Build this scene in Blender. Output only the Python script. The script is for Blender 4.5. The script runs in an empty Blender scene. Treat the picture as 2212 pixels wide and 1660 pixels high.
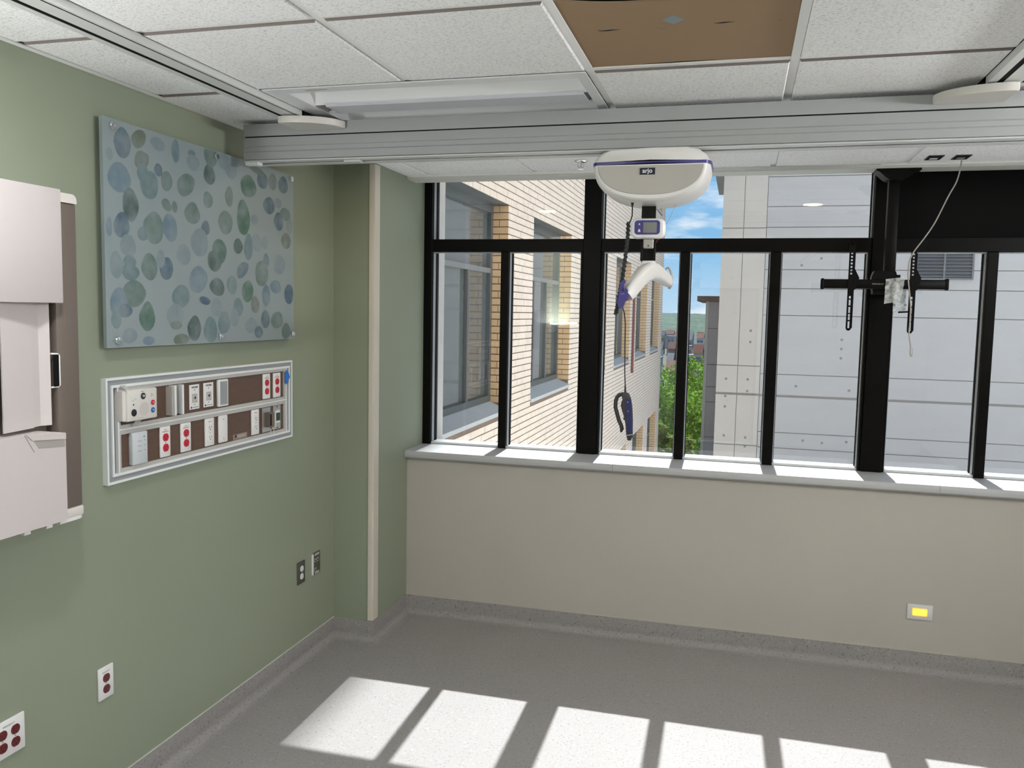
import bpy, bmesh, math, random
import numpy as np
from mathutils import Vector, Matrix, noise

random.seed(7)
S = bpy.context.scene
COL = S.collection

# ------------------------------------------------------------------ camera
cam_d = bpy.data.cameras.new('camera')
cam_d.sensor_width = 36.0
cam_d.lens = 1819.56 * 36.0 / 2212.0
cam_d.clip_start = 0.05
cam_d.clip_end = 6000
cam = bpy.data.objects.new('camera', cam_d)
COL.objects.link(cam)
CAM_R = Vector((0.96490887, 0.26188011, 0.01922684))
CAM_U = Vector((-0.0410376, 0.0780725, 0.99610271))
CAM_F = Vector((-0.2593584, 0.96193736, -0.08607977))
CAM_P = Vector((2.07408, -4.52427, 1.78080))
m = Matrix.Identity(4)
for i in range(3):
    m[i][0], m[i][1], m[i][2], m[i][3] = CAM_R[i], CAM_U[i], -CAM_F[i], CAM_P[i]
cam.matrix_world = m
S.camera = cam

# ------------------------------------------------------------------ view, world, sun
S.view_settings.view_transform = 'Standard'
S.view_settings.look = 'None'
S.view_settings.exposure = 1.38
S.view_settings.gamma = 1.0
S.view_settings.use_curve_mapping = False
S.cycles.max_bounces = 9
S.cycles.diffuse_bounces = 5
S.cycles.glossy_bounces = 3
S.cycles.transparent_max_bounces = 16
S.cycles.caustics_reflective = False
S.cycles.caustics_refractive = False
S.cycles.sample_clamp_indirect = 6.0

SKY_STRENGTH = 0.44
SUN_STRENGTH = 4.0
SUN_ELEV = math.radians(47.7)
SUN_AZ = -0.0225          # x drift per metre of y, towards the sun
DOWNLIGHT_W = 10.0
FILL_RIGHT_W = 16.0
FILL_UPLIGHT_W = 39.0

w = bpy.data.worlds.new('sky')
S.world = w
w.use_nodes = True
nt = w.node_tree
nt.nodes.clear()
def wn(t, **k):
    n = nt.nodes.new(t)
    for a, b in k.items():
        setattr(n, a, b)
    return n
tc = wn('ShaderNodeTexCoord')
sp = wn('ShaderNodeSeparateXYZ')
nt.links.new(tc.outputs['Generated'], sp.inputs[0])
ramp = wn('ShaderNodeValToRGB')
cr = ramp.color_ramp
cr.elements[0].position = 0.0
cr.elements[0].color = (0.46, 0.66, 0.84, 1)
cr.elements[1].position = 1.0
cr.elements[1].color = (0.11, 0.28, 0.60, 1)
e = cr.elements.new(0.07); e.color = (0.25, 0.52, 0.80, 1)
e = cr.elements.new(0.25); e.color = (0.16, 0.42, 0.76, 1)
nt.links.new(sp.outputs['Z'], ramp.inputs[0])
mp = wn('ShaderNodeMapping')
mp.inputs['Scale'].default_value = (9.0, 9.0, 34.0)
mp.inputs['Location'].default_value = (1.7, 0.4, 3.1)
nt.links.new(tc.outputs['Generated'], mp.inputs[0])
nz = wn('ShaderNodeTexNoise')
nz.inputs['Scale'].default_value = 1.0
nz.inputs['Detail'].default_value = 7.0
nz.inputs['Roughness'].default_value = 0.58
nt.links.new(mp.outputs[0], nz.inputs['Vector'])
cr2 = wn('ShaderNodeValToRGB')
cr2.color_ramp.elements[0].position = 0.44
cr2.color_ramp.elements[0].color = (0, 0, 0, 1)
cr2.color_ramp.elements[1].position = 0.68
cr2.color_ramp.elements[1].color = (1, 1, 1, 1)
nt.links.new(nz.outputs['Fac'], cr2.inputs[0])
mx = wn('ShaderNodeMix', data_type='RGBA')
nt.links.new(cr2.outputs[0], mx.inputs['Factor'])
nt.links.new(ramp.outputs[0], mx.inputs[6])
mx.inputs[7].default_value = (0.98, 1.0, 1.03, 1)
bg = wn('ShaderNodeBackground')
bg.inputs['Strength'].default_value = SKY_STRENGTH
nt.links.new(mx.outputs[2], bg.inputs['Color'])
wo = wn('ShaderNodeOutputWorld')
nt.links.new(bg.outputs[0], wo.inputs[0])

sun_d = bpy.data.lights.new('sun', 'SUN')
sun_d.energy = SUN_STRENGTH
sun_d.angle = math.radians(0.53)
sun_d.color = (0.97, 0.99, 1.0)
sun = bpy.data.objects.new('sun', sun_d)
COL.objects.link(sun)
sd = Vector((SUN_AZ, 1.0, 0.0)).normalized() * math.cos(SUN_ELEV) + Vector((0, 0, math.sin(SUN_ELEV)))
sun.rotation_euler = sd.to_track_quat('Z', 'Y').to_euler()
sun.location = (2, 10, 20)

# ------------------------------------------------------------------ materials
MATS = {}
def mat(name, col, rough=0.5, metal=0.0, spec=0.5, var=0.0, vscale=8.0, bump=0.0, bscale=60.0,
        coat=0.0, emit=None, estr=0.0, alpha=1.0, stretch=(1, 1, 1), specks=None, trans=0.0):
    if name in MATS:
        return MATS[name]
    mt = bpy.data.materials.new(name)
    mt.use_nodes = True
    t = mt.node_tree
    b = t.nodes['Principled BSDF']
    b.inputs['Base Color'].default_value = (*col, 1)
    b.inputs['Roughness'].default_value = rough
    b.inputs['Metallic'].default_value = metal
    b.inputs['Specular IOR Level'].default_value = spec if rough < 0.8 else min(spec, 0.1)
    b.inputs['Coat Weight'].default_value = coat
    b.inputs['Alpha'].default_value = alpha
    if trans:
        b.inputs['Transmission Weight'].default_value = trans
    if emit:
        b.inputs['Emission Color'].default_value = (*emit, 1)
        b.inputs['Emission Strength'].default_value = estr
    geo = t.nodes.new('ShaderNodeNewGeometry')
    mpp = t.nodes.new('ShaderNodeMapping')
    mpp.inputs['Scale'].default_value = stretch
    t.links.new(geo.outputs['Position'], mpp.inputs[0])
    last = None
    # every material carries at least a faint procedural variation
    v = max(var, 0.015)
    n = t.nodes.new('ShaderNodeTexNoise')
    n.inputs['Scale'].default_value = vscale
    n.inputs['Detail'].default_value = 4.0
    t.links.new(mpp.outputs[0], n.inputs['Vector'])
    mixn = t.nodes.new('ShaderNodeMix')
    mixn.data_type = 'RGBA'
    mixn.inputs[6].default_value = (*[c * (1 - v) for c in col], 1)
    mixn.inputs[7].default_value = (*[min(1, c * (1 + v)) for c in col], 1)
    t.links.new(n.outputs['Fac'], mixn.inputs['Factor'])
    last = mixn.outputs[2]
    for (sc, lo, hi, c2, amt) in (specks or []):
        n2 = t.nodes.new('ShaderNodeTexNoise')
        n2.inputs['Scale'].default_value = sc
        n2.inputs['Detail'].default_value = 2.0
        t.links.new(mpp.outputs[0], n2.inputs['Vector'])
        r2 = t.nodes.new('ShaderNodeMapRange')
        r2.inputs['From Min'].default_value = lo
        r2.inputs['From Max'].default_value = hi
        r2.inputs['To Max'].default_value = amt
        t.links.new(n2.outputs['Fac'], r2.inputs['Value'])
        mm = t.nodes.new('ShaderNodeMix')
        mm.data_type = 'RGBA'
        mm.inputs[7].default_value = (*c2, 1)
        t.links.new(r2.outputs[0], mm.inputs['Factor'])
        t.links.new(last, mm.inputs[6])
        last = mm.outputs[2]
    t.links.new(last, b.inputs['Base Color'])
    if bump:
        n3 = t.nodes.new('ShaderNodeTexNoise')
        n3.inputs['Scale'].default_value = bscale
        n3.inputs['Detail'].default_value = 3.0
        t.links.new(mpp.outputs[0], n3.inputs['Vector'])
        bp = t.nodes.new('ShaderNodeBump')
        bp.inputs['Strength'].default_value = bump
        bp.inputs['Distance'].default_value = 0.004
        t.links.new(n3.outputs['Fac'], bp.inputs['Height'])
        t.links.new(bp.outputs[0], b.inputs['Normal'])
    MATS[name] = mt
    return mt

def clear_glass(name, tint=(1, 1, 1), ior=1.5, dust=0.0, boost=1.0, rough=0.0):
    if name in MATS:
        return MATS[name]
    mt = bpy.data.materials.new(name)
    mt.use_nodes = True
    t = mt.node_tree
    t.nodes.clear()
    out = t.nodes.new('ShaderNodeOutputMaterial')
    tr = t.nodes.new('ShaderNodeBsdfTransparent')
    tr.inputs[0].default_value = (*tint, 1)
    gl = t.nodes.new('ShaderNodeBsdfGlossy')
    gl.inputs['Roughness'].default_value = rough
    fr = t.nodes.new('ShaderNodeFresnel')
    fr.inputs['IOR'].default_value = ior
    ml = t.nodes.new('ShaderNodeMath'); ml.operation = 'MULTIPLY'; ml.use_clamp = True
    ml.inputs[1].default_value = boost
    t.links.new(fr.outputs[0], ml.inputs[0])
    mxs = t.nodes.new('ShaderNodeMixShader')
    t.links.new(ml.outputs[0], mxs.inputs[0])
    t.links.new(tr.outputs[0], mxs.inputs[1])
    t.links.new(gl.outputs[0], mxs.inputs[2])
    res = mxs.outputs[0]
    if dust:
        geo = t.nodes.new('ShaderNodeNewGeometry')
        n = t.nodes.new('ShaderNodeTexNoise')
        n.inputs['Scale'].default_value = 38.0
        n.inputs['Detail'].default_value = 5.0
        t.links.new(geo.outputs['Position'], n.inputs['Vector'])
        r = t.nodes.new('ShaderNodeMapRange')
        r.inputs['From Min'].default_value = 0.66
        r.inputs['From Max'].default_value = 0.82
        r.inputs['To Max'].default_value = dust
        t.links.new(n.outputs['Fac'], r.inputs['Value'])
        df = t.nodes.new('ShaderNodeBsdfDiffuse')
        df.inputs[0].default_value = (0.85, 0.87, 0.88, 1)
        m2 = t.nodes.new('ShaderNodeMixShader')
        t.links.new(r.outputs[0], m2.inputs[0])
        t.links.new(res, m2.inputs[1])
        t.links.new(df.outputs[0], m2.inputs[2])
        res = m2.outputs[0]
    t.links.new(res, out.inputs['Surface'])
    MATS[name] = mt
    return mt

GREEN = mat('green_paint', (0.275, 0.312, 0.230), 0.55, var=0.03, vscale=1.5, bump=0.02, bscale=220)
BEIGE = mat('beige_paint', (0.46, 0.435, 0.39), 0.6, var=0.03, vscale=1.2, bump=0.02, bscale=220)
CREAM = mat('cream_wall_paint', (0.72, 0.69, 0.62), 0.6, var=0.02)
FLOOR = mat('speckled_vinyl', (0.30, 0.287, 0.283), 0.65, spec=0.25, var=0.05, vscale=3.0,
            specks=[(95, 0.60, 0.70, (0.17, 0.155, 0.15), 0.6), (60, 0.60, 0.72, (0.42, 0.40, 0.39), 0.5), (120, 0.64, 0.70, (0.07, 0.06, 0.06), 0.75)])
TILE = mat('mineral_fibre', (0.92, 0.925, 0.93), 0.9, var=0.03, vscale=5, bump=0.35, bscale=140, stretch=(1, 2.2, 1),
           specks=[(85, 0.58, 0.66, (0.52, 0.52, 0.51), 0.62), (130, 0.60, 0.66, (0.40, 0.40, 0.39), 0.55)])
TBAR = mat('white_steel_grid', (0.85, 0.85, 0.84), 0.45)
DARKV = mat('plenum_dark', (0.02, 0.02, 0.02), 0.9)
CARD = mat('brown_cardboard', (0.33, 0.23, 0.145), 0.85, var=0.06, vscale=2.5, specks=[(18, 0.70, 0.76, (0.16, 0.10, 0.06), 0.5)])
FRAME = mat('black_window_metal', (0.005, 0.0047, 0.0043), 0.38, spec=0.08, var=0.2, vscale=20)
BEAD = mat('grey_glazing_bead', (0.36, 0.38, 0.40), 0.4)
MARBLE = mat('white_marble', (0.46, 0.47, 0.48), 0.5, spec=0.3, var=0.06, vscale=3, stretch=(1, 6, 3),
             specks=[(6, 0.55, 0.75, (0.38, 0.40, 0.42), 0.5)])
ALU = mat('grey_anodised_aluminium', (0.34, 0.352, 0.352), 0.5, metal=0.0, var=0.02)
ALU_L = mat('light_aluminium', (0.62, 0.63, 0.62), 0.4, metal=0.2)
GAP = mat('black_gap', (0.008, 0.008, 0.008), 0.8)
WHITE_P = mat('white_plastic', (0.80, 0.80, 0.80), 0.35, var=0.01)
OFFW = mat('off_white_plastic', (0.74, 0.70, 0.66), 0.4, var=0.01)
GREYP = mat('warm_grey_plastic', (0.42, 0.40, 0.37), 0.45)
PURPLE = mat('violet_blue_plastic', (0.045, 0.035, 0.20), 0.35)
NAVY = mat('navy_plastic', (0.015, 0.018, 0.10), 0.4)
BLACKP = mat('black_plastic', (0.012, 0.012, 0.012), 0.5)
STRAP = mat('black_webbing', (0.018, 0.016, 0.014), 0.8, var=0.2, vscale=200, bump=0.3, bscale=500)
SCREEN = mat('grey_lcd', (0.20, 0.20, 0.19), 0.3)
STEEL = mat('brushed_steel', (0.55, 0.55, 0.53), 0.35, metal=0.8, var=0.05, stretch=(1, 1, 30), vscale=30)
CHROME = mat('chrome', (0.85, 0.86, 0.87), 0.12, metal=1.0)
TAUPE = mat('taupe_laminate', (0.155, 0.125, 0.105), 0.5, var=0.03)
DOORW = mat('pinkish_white_laminate', (0.60, 0.55, 0.545), 0.45, var=0.01)
WOOD = mat('brown_woodgrain', (0.115, 0.066, 0.045), 0.45, var=0.28, vscale=14, stretch=(1, 1.2, 16))
HW_W = mat('white_extrusion', (0.80, 0.83, 0.83), 0.35)
HW_G = mat('mid_grey_extrusion', (0.30, 0.32, 0.33), 0.4)
HW_L = mat('light_grey_extrusion', (0.50, 0.49, 0.47), 0.4)
RED = mat('red_receptacle', (0.55, 0.018, 0.035), 0.35)
DRED = mat('dark_red_receptacle', (0.13, 0.012, 0.014), 0.35)
REDINK = mat('red_print', (0.55, 0.12, 0.12), 0.6)
BLACKINK = mat('black_print', (0.03, 0.03, 0.03), 0.6)
GREYINK = mat('grey_print', (0.30, 0.30, 0.30), 0.6)
BLUET = mat('blue_painter_tape', (0.02, 0.16, 0.55), 0.7)
BLUEB = mat('blue_button', (0.02, 0.12, 0.42), 0.4)
GREENL = mat('green_rocker', (0.005, 0.06, 0.03), 0.3)
PANE = clear_glass('window_glass', (0.97, 0.985, 0.98), 1.5, dust=0.08, boost=2.8)
CLEARFILM = clear_glass('clear_glazing', (1, 1, 1), 1.45, boost=0.30, rough=0.30)

# ------------------------------------------------------------------ mesh helpers
class MB:
    def __init__(s):
        s.v = []; s.f = []
    def add(s, v, f):
        n = len(s.v)
        s.v += [tuple(p) for p in v]
        s.f += [tuple(i + n for i in q) for q in f]
        return s
    def box(s, x0, x1, y0, y1, z0, z1):
        v = [(x0, y0, z0), (x1, y0, z0), (x1, y1, z0), (x0, y1, z0), (x0, y0, z1), (x1, y0, z1), (x1, y1, z1), (x0, y1, z1)]
        return s.add(v, [(0, 3, 2, 1), (4, 5, 6, 7), (0, 1, 5, 4), (1, 2, 6, 5), (2, 3, 7, 6), (3, 0, 4, 7)])
    def rbox(s, x0, x1, y0, y1, z0, z1, r=0.004, seg=2):
        bm = bmesh.new()
        bmesh.ops.create_cube(bm, size=1.0)
        for q in bm.verts:
            q.co = Vector(((x0 + x1) / 2 + q.co.x * (x1 - x0), (y0 + y1) / 2 + q.co.y * (y1 - y0), (z0 + z1) / 2 + q.co.z * (z1 - z0)))
        bmesh.ops.bevel(bm, geom=bm.edges[:], offset=r, segments=seg, profile=0.5, affect='EDGES', clamp_overlap=True)
        bm.verts.index_update()
        s.add([q.co[:] for q in bm.verts], [[q.index for q in f.verts] for f in bm.faces])
        bm.free()
        return s
    def prism(s, pts, axis, a, b):
        """polygon pts in the two remaining axes (in xyz order), pushed along axis from a to b"""
        def P(p, t):
            return {'x': (t, p[0], p[1]), 'y': (p[0], t, p[1]), 'z': (p[0], p[1], t)}[axis]
        n = len(pts)
        area = sum(pts[i][0] * pts[(i + 1) % n][1] - pts[(i + 1) % n][0] * pts[i][1] for i in range(n))
        if axis == 'y':
            area = -area
        if area < 0:
            pts = pts[::-1]
        if a > b:
            a, b = b, a
        v = [P(p, a) for p in pts] + [P(p, b) for p in pts]
        f = [tuple(range(n))[::-1], tuple(range(n, 2 * n))]
        f += [(i, (i + 1) % n, n + (i + 1) % n, n + i) for i in range(n)]
        return s.add(v, f)
    def rings(s, rings, cap=True):
        n = len(rings[0])
        v = [p for r in rings for p in r]
        f = []
        for k in range(len(rings) - 1):
            for i in range(n):
                j = (i + 1) % n
                f.append((k * n + i, k * n + j, (k + 1) * n + j, (k + 1) * n + i))
        if cap:
            f.append(tuple(range(n))[::-1])
            o = (len(rings) - 1) * n
            f.append(tuple(range(o, o + n)))
        return s.add(v, f)
    def sweep(s, path, hw, hh, n=10, up=(0, 0, 1), power=2.0):
        """tube along path; half width / half height per point (scalar or list); superellipse section"""
        P = [Vector(p) for p in path]
        k = len(P)
        hw = hw if isinstance(hw, (list, tuple)) else [hw] * k
        hh = hh if isinstance(hh, (list, tuple)) else [hh] * k
        rr = []
        prev = Vector(up)
        for i in range(k):
            t = (P[min(i + 1, k - 1)] - P[max(i - 1, 0)]).normalized()
            u = prev - t * prev.dot(t)
            if u.length < 1e-5:
                u = Vector((1, 0, 0)) - t * t.x
            u.normalize()
            prev = u
            r = t.cross(u)
            ring = []
            for j in range(n):
                a = 2 * math.pi * j / n
                c, d = math.cos(a), math.sin(a)
                c = math.copysign(abs(c) ** (2 / power), c)
                d = math.copysign(abs(d) ** (2 / power), d)
                ring.append(tuple(P[i] + r * (c * hw[i]) + u * (d * hh[i])))
            rr.append(ring)
        return s.rings(rr)
    def tube(s, path, r, n=8):
        return s.sweep(path, r, r, n)
    def cyl(s, p0, p1, r0, r1=None, n=16):
        p0, p1 = Vector(p0), Vector(p1)
        r1 = r0 if r1 is None else r1
        t = (p1 - p0).normalized()
        u = t.orthogonal().normalized()
        r = t.cross(u)
        R = []
        for p, q in ((p0, r0), (p1, r1)):
            R.append([tuple(p + u * (q * math.cos(2 * math.pi * j / n)) + r * (q * math.sin(2 * math.pi * j / n))) for j in range(n)])
        return s.rings(R)
    def lathe(s, c, prof, n=24, axis='z'):
        R = []
        for (rad, h) in prof:
            ring = []
            for j in range(n):
                a = 2 * math.pi * j / n
                x, y = rad * math.cos(a), rad * math.sin(a)
                ring.append({'z': (c[0] + x, c[1] + y, c[2] + h), 'x': (c[0] + h, c[1] + x, c[2] + y), 'y': (c[0] + y, c[1] + h, c[2] + x)}[axis])
            R.append(ring)
        return s.rings(R)

BASE = {}
def finish(o, parent, loc):
    COL.objects.link(o)
    if parent is not None:
        o.parent = parent
    BASE[o.name] = Vector(loc)

def mesh_obj(name, mb, material, parent=None, loc=None, smooth=35.0):
    base = BASE[parent.name] if parent is not None else Vector((0, 0, 0))
    if loc is None:
        loc = base
    loc = Vector(loc)
    me = bpy.data.meshes.new(name)
    me.from_pydata([(p[0] - loc.x, p[1] - loc.y, p[2] - loc.z) for p in mb.v], [], mb.f)
    me.validate()
    if smooth:
        me.shade_smooth()
        me.set_sharp_from_angle(angle=math.radians(smooth))
    me.materials.append(material)
    o = bpy.data.objects.new(name, me)
    o.location = loc - base
    finish(o, parent, loc)
    return o

def tag(o, label=None, cat=None, group=None, kind=None):
    if label: o['label'] = label
    if cat: o['category'] = cat
    if group: o['group'] = group
    if kind: o['kind'] = kind
    return o

def thing(name, label, cat, loc, group=None, kind=None):
    o = bpy.data.objects.new(name, None)
    o.empty_display_size = 0.05
    o.location = loc
    finish(o, None, loc)
    return tag(o, label, cat, group, kind)

def struct(name, mb, material):
    return tag(mesh_obj(name, mb, material), kind='structure')

def shell(name, loc):
    o = thing(name, None, None, loc)
    o['kind'] = 'structure'
    return o

def copy_tree(o, loc=None, parent=None):
    c = o.copy()
    COL.objects.link(c)
    c.parent = parent
    if loc is not None:
        c.location = loc
    BASE[c.name] = Vector(loc) if loc is not None else (BASE[parent.name] + Vector(o.location))
    for ch in list(o.children):
        copy_tree(ch, None, c)
    return c

def text_obj(name, body, size, material, parent, origin, right, up, align='CENTER', bold=0.0):
    cu = bpy.data.curves.new(name, 'FONT')
    cu.body = body
    cu.size = size
    cu.align_x = align
    cu.align_y = 'CENTER'
    cu.extrude = 0.0002
    cu.offset = bold
    tmp = bpy.data.objects.new(name + '_tmp', cu)
    COL.objects.link(tmp)
    bpy.context.view_layer.update()
    me = bpy.data.meshes.new_from_object(tmp.evaluated_get(bpy.context.evaluated_depsgraph_get()))
    bpy.data.objects.remove(tmp)
    bpy.data.curves.remove(cu)
    r, u = Vector(right), Vector(up)
    nrm = r.cross(u)
    M4 = Matrix(((r.x, u.x, nrm.x, origin[0]), (r.y, u.y, nrm.y, origin[1]), (r.z, u.z, nrm.z, origin[2]), (0, 0, 0, 1)))
    me.transform(M4)
    b = BASE[parent.name]
    me.transform(Matrix.Translation(-b))
    me.materials.clear()
    me.materials.append(material)
    me.name = name
    o = bpy.data.objects.new(name, me)
    finish(o, parent, b)
    return o
WALL_TXT = ((0, 1, 0), (0, 0, 1))     # lettering on the left wall, read from the room
FRONT_TXT = ((1, 0, 0), (0, 0, 1))    # lettering facing the back of the room

# ================================================================== ROOM SHELL
H = 2.528           # underside of the ceiling tiles
HB = 0.107          # top of the cove base
XC, YC = 0.231, -0.471   # corner column
XR, YB = 4.45, -7.0      # right wall, back wall
ZT = 2.95
GX = [0.366 + 0.61 * i for i in range(-1, 8)]
GX[0] = 0.0
GY = [-0.03 - 0.61 * i for i in range(0, 12)]

struct('floor', MB().box(0, XR, YB, 0.0, -0.12, 0.0), FLOOR)
struct('wall_left', MB().box(-0.15, 0, YB, YC, 0, ZT), GREEN)
struct('wall_column', MB().box(-0.15, XC, YC, 0.42, 0, ZT), GREEN)
struct('wall_window', MB().box(XC, XR, 0.0, 0.30, 0, 0.922), BEIGE)
struct('wall_right', MB().box(XR, XR + 0.15, YB, 0.42, 0, ZT), CREAM)
struct('wall_back', MB().box(0, 1.2, YB - 0.15, YB, 0, ZT).box(2.3, XR, YB - 0.15, YB, 0, ZT).box(1.2, 2.3, YB - 0.15, YB, 2.15, ZT), CREAM)
struct('wall_window_end', MB().box(4.36, XR, 0.0, 0.42, 0.922, ZT), BEIGE)
struct('ceiling_slab', MB().box(-0.15, XR + 0.15, YB - 0.15, 0.42, ZT, ZT + 0.1), DARKV)
# corridor door at the back of the room
d1 = shell('door_1', (1.75, YB - 0.05, 0))
mesh_obj('door_leaf', MB().rbox(1.24, 2.26, YB - 0.07, YB - 0.03, 0.01, 2.12, 0.003, 1), mat('door_veneer', (0.42, 0.27, 0.15), 0.5, var=0.15, vscale=6, stretch=(8, 1, 0.6)), d1)
mesh_obj('door_frame', MB().box(1.20, 1.24, YB - 0.15, YB + 0.02, 0, 2.15).box(2.26, 2.30, YB - 0.15, YB + 0.02, 0, 2.15).box(1.20, 2.30, YB - 0.15, YB + 0.02, 2.12, 2.16), TAUPE, d1)
mesh_obj('door_handle', MB().cyl((2.17, YB - 0.03, 1.02), (2.17, YB + 0.03, 1.02), 0.012).cyl((2.17, YB + 0.03, 1.02), (2.05, YB + 0.03, 1.02), 0.009), STEEL, d1)

# cove base: the floor sheet turned up the walls, mitred at the corners
PROF = [(0.0, HB), (0.004, HB), (0.005, HB - 0.003), (0.005, 0.040)]
for k in range(1, 9):
    a = math.pi + (math.pi / 2) * k / 8
    PROF.append((0.040 + 0.035 * math.cos(a), 0.037 + 0.035 * math.sin(a)))
PROF += [(0.055, 0.0005), (0.055, -0.005), (0.0, -0.005)]
def cove(name, p0, p1, nrm, m0, m1):
    """p0->p1 along the wall foot, nrm into the room, m0/m1: +1 inside-corner, -1 outside-corner, 0 square"""
    p0, p1, nrm = Vector((*p0, 0)), Vector((*p1, 0)), Vector((*nrm, 0))
    t = (p1 - p0).normalized()
    R = []
    for p, mm, sg in ((p0, m0, 1), (p1, m1, -1)):
        R.append([tuple(p + nrm * d + t * (sg * mm * d) + Vector((0, 0, z))) for d, z in PROF])
    return struct(name, MB().rings(R), FLOOR)
cove('baseboard_left', (0, YB), (0, YC), (1, 0), 0, 1)
cove('baseboard_column', (0, YC), (XC, YC), (0, -1), 1, -1)
cove('baseboard_column_side', (XC, YC), (XC, 0), (1, 0), -1, 1)
cove('baseboard_window', (XC, 0), (XR, 0), (0, -1), 1, 1)
cove('baseboard_right', (XR, 0), (XR, YB), (-1, 0), 1, 0)
struct('trim_1', MB().box(0.0, 0.0055, YB, YC, HB, HB + 0.0022), mat('caulk_line', (0.55, 0.57, 0.52), 0.6))
struct('trim_2', MB().box(XC, XR, -0.0065, 0.0, HB, HB + 0.003), BEIGE)

cg = MB()
cg.prism([(0.2035, YC), (0.2035, YC - 0.0035), (XC - 0.004, YC - 0.005), (XC + 0.004, YC - 0.002), (XC + 0.0045, YC + 0.006), (XC + 0.0035, YC + 0.061), (XC, YC + 0.061), (XC, YC)], 'z', HB + 0.004, H - 0.01)
g = mesh_obj('corner_guard', cg, mat('ivory_vinyl', (0.62, 0.58, 0.50), 0.45), loc=(XC, YC, HB))
tag(g, 'ivory vinyl corner guard running up the green column corner', 'corner guard')

# ------------------------------------------------------------------ ceiling: grid, tiles
ceil = shell('ceiling', (2.2, -3.5, H))
RAIL_X = (0.366, 2.83)
troffer = (0.366, 1.586, GY[3], GY[2])
card_cell = (GX[3], GX[4], GY[4], GY[3])
tile_cache = {}
SHADED_EDGE = mat('shaded_tile_edge', (0.19, 0.165, 0.155), 0.95, var=0.08, vscale=30)  # dark tone paints shade on the tile edges along the cross tees
def put_tile(x0, x1, y0, y1, dz=0.0):
    key = (round(x1 - x0, 3), round(y1 - y0, 3))
    c = Vector(((x0 + x1) / 2, (y0 + y1) / 2, H + dz))
    if key not in tile_cache:
        hx, hy = key[0] / 2, key[1] / 2
        b = 0.004
        mb = MB()
        mb.rings([[(-hx + b, -hy + b, 0), (hx - b, -hy + b, 0), (hx - b, hy - b, 0), (-hx + b, hy - b, 0)],
                  [(-hx, -hy, 0.004), (hx, -hy, 0.004), (hx, hy, 0.004), (-hx, hy, 0.004)],
                  [(-hx, -hy, 0.016), (hx, -hy, 0.016), (hx, hy, 0.016), (-hx, hy, 0.016)]])
        mb.v = [(p[0] + c.x, p[1] + c.y, p[2] + c.z) for p in mb.v]
        o = mesh_obj('ceiling_tile', mb, TILE, ceil, loc=c, smooth=0)
        o.data.materials.append(SHADED_EDGE)
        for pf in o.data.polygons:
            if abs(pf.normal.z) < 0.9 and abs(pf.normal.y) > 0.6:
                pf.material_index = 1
        tile_cache[key] = o
    else:
        o = tile_cache[key].copy()
        COL.objects.link(o)
        o.parent = ceil
        o.location = c - BASE['ceiling']
    return o
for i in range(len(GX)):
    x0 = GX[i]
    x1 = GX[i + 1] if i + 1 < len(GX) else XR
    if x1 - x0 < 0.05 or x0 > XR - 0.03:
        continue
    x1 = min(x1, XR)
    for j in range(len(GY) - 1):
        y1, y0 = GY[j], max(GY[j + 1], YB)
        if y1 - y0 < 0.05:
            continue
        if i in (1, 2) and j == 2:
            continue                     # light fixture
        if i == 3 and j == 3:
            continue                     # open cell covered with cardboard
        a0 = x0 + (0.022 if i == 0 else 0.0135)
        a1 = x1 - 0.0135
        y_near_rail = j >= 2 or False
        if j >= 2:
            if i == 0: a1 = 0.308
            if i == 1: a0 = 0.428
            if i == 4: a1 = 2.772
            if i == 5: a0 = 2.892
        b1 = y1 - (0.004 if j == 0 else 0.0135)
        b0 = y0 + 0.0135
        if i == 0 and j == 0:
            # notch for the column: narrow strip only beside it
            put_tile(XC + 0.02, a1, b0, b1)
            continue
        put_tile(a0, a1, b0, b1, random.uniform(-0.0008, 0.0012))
# runners along y and cross tees along x
for i, x in enumerate(GX[1:]):
    y_lo = YB
    if i in (0, 4):
        y_lo = -1.26
    for (ya_, yb_) in (((y_lo, GY[3]), (GY[2], GY[0])) if i == 1 else ((y_lo, GY[0]),)):
        mesh_obj('main_runner', MB().box(x - 0.0125, x + 0.0125, ya_, yb_, H + 0.007, H + 0.010).box(x - 0.002, x + 0.002, ya_, yb_, H + 0.010, H + 0.04), TBAR, ceil)
for j, y in enumerate(GY[1:-1]):
    for i in range(len(GX)):
        x0 = GX[i]
        x1 = min(GX[i + 1], XR) if i + 1 < len(GX) else XR
        if x1 - x0 < 0.05 or x0 > XR - 0.03: continue
        mesh_obj('cross_tee', MB().box(x0 + 0.013, x1 - 0.013, y - 0.0125, y + 0.0125, H + 0.0075, H + 0.0105), TBAR, ceil)
mesh_obj('wall_angle', MB().box(0.0, 0.023, YB, YC, H - 0.003, H + 0.001).box(0, 0.002, YB, YC, H, H + 0.03), TBAR, ceil)
mesh_obj('wall_angle', MB().box(XC, XC + 0.022, YC, -0.034, H - 0.003, H + 0.001), TBAR, ceil)
mesh_obj('wall_angle', MB().box(0.0, XC + 0.022, YC - 0.022, YC, H - 0.0032, H + 0.0008), TBAR, ceil)

# soffit board over the window
sf = MB().box(XC + 0.0005, 4.36, -0.034, 0.10, 2.508, 2.66).box(XC + 0.0005, 4.36, 0.10, 0.42, 2.60, 2.66)
struct('trim_3', sf, mat('soffit_paint', (0.62, 0.63, 0.58), 0.6))
struct('trim_4', MB().box(XC + 0.001, 4.36, -0.041, -0.034, 2.519, 2.534), TBAR)

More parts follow.
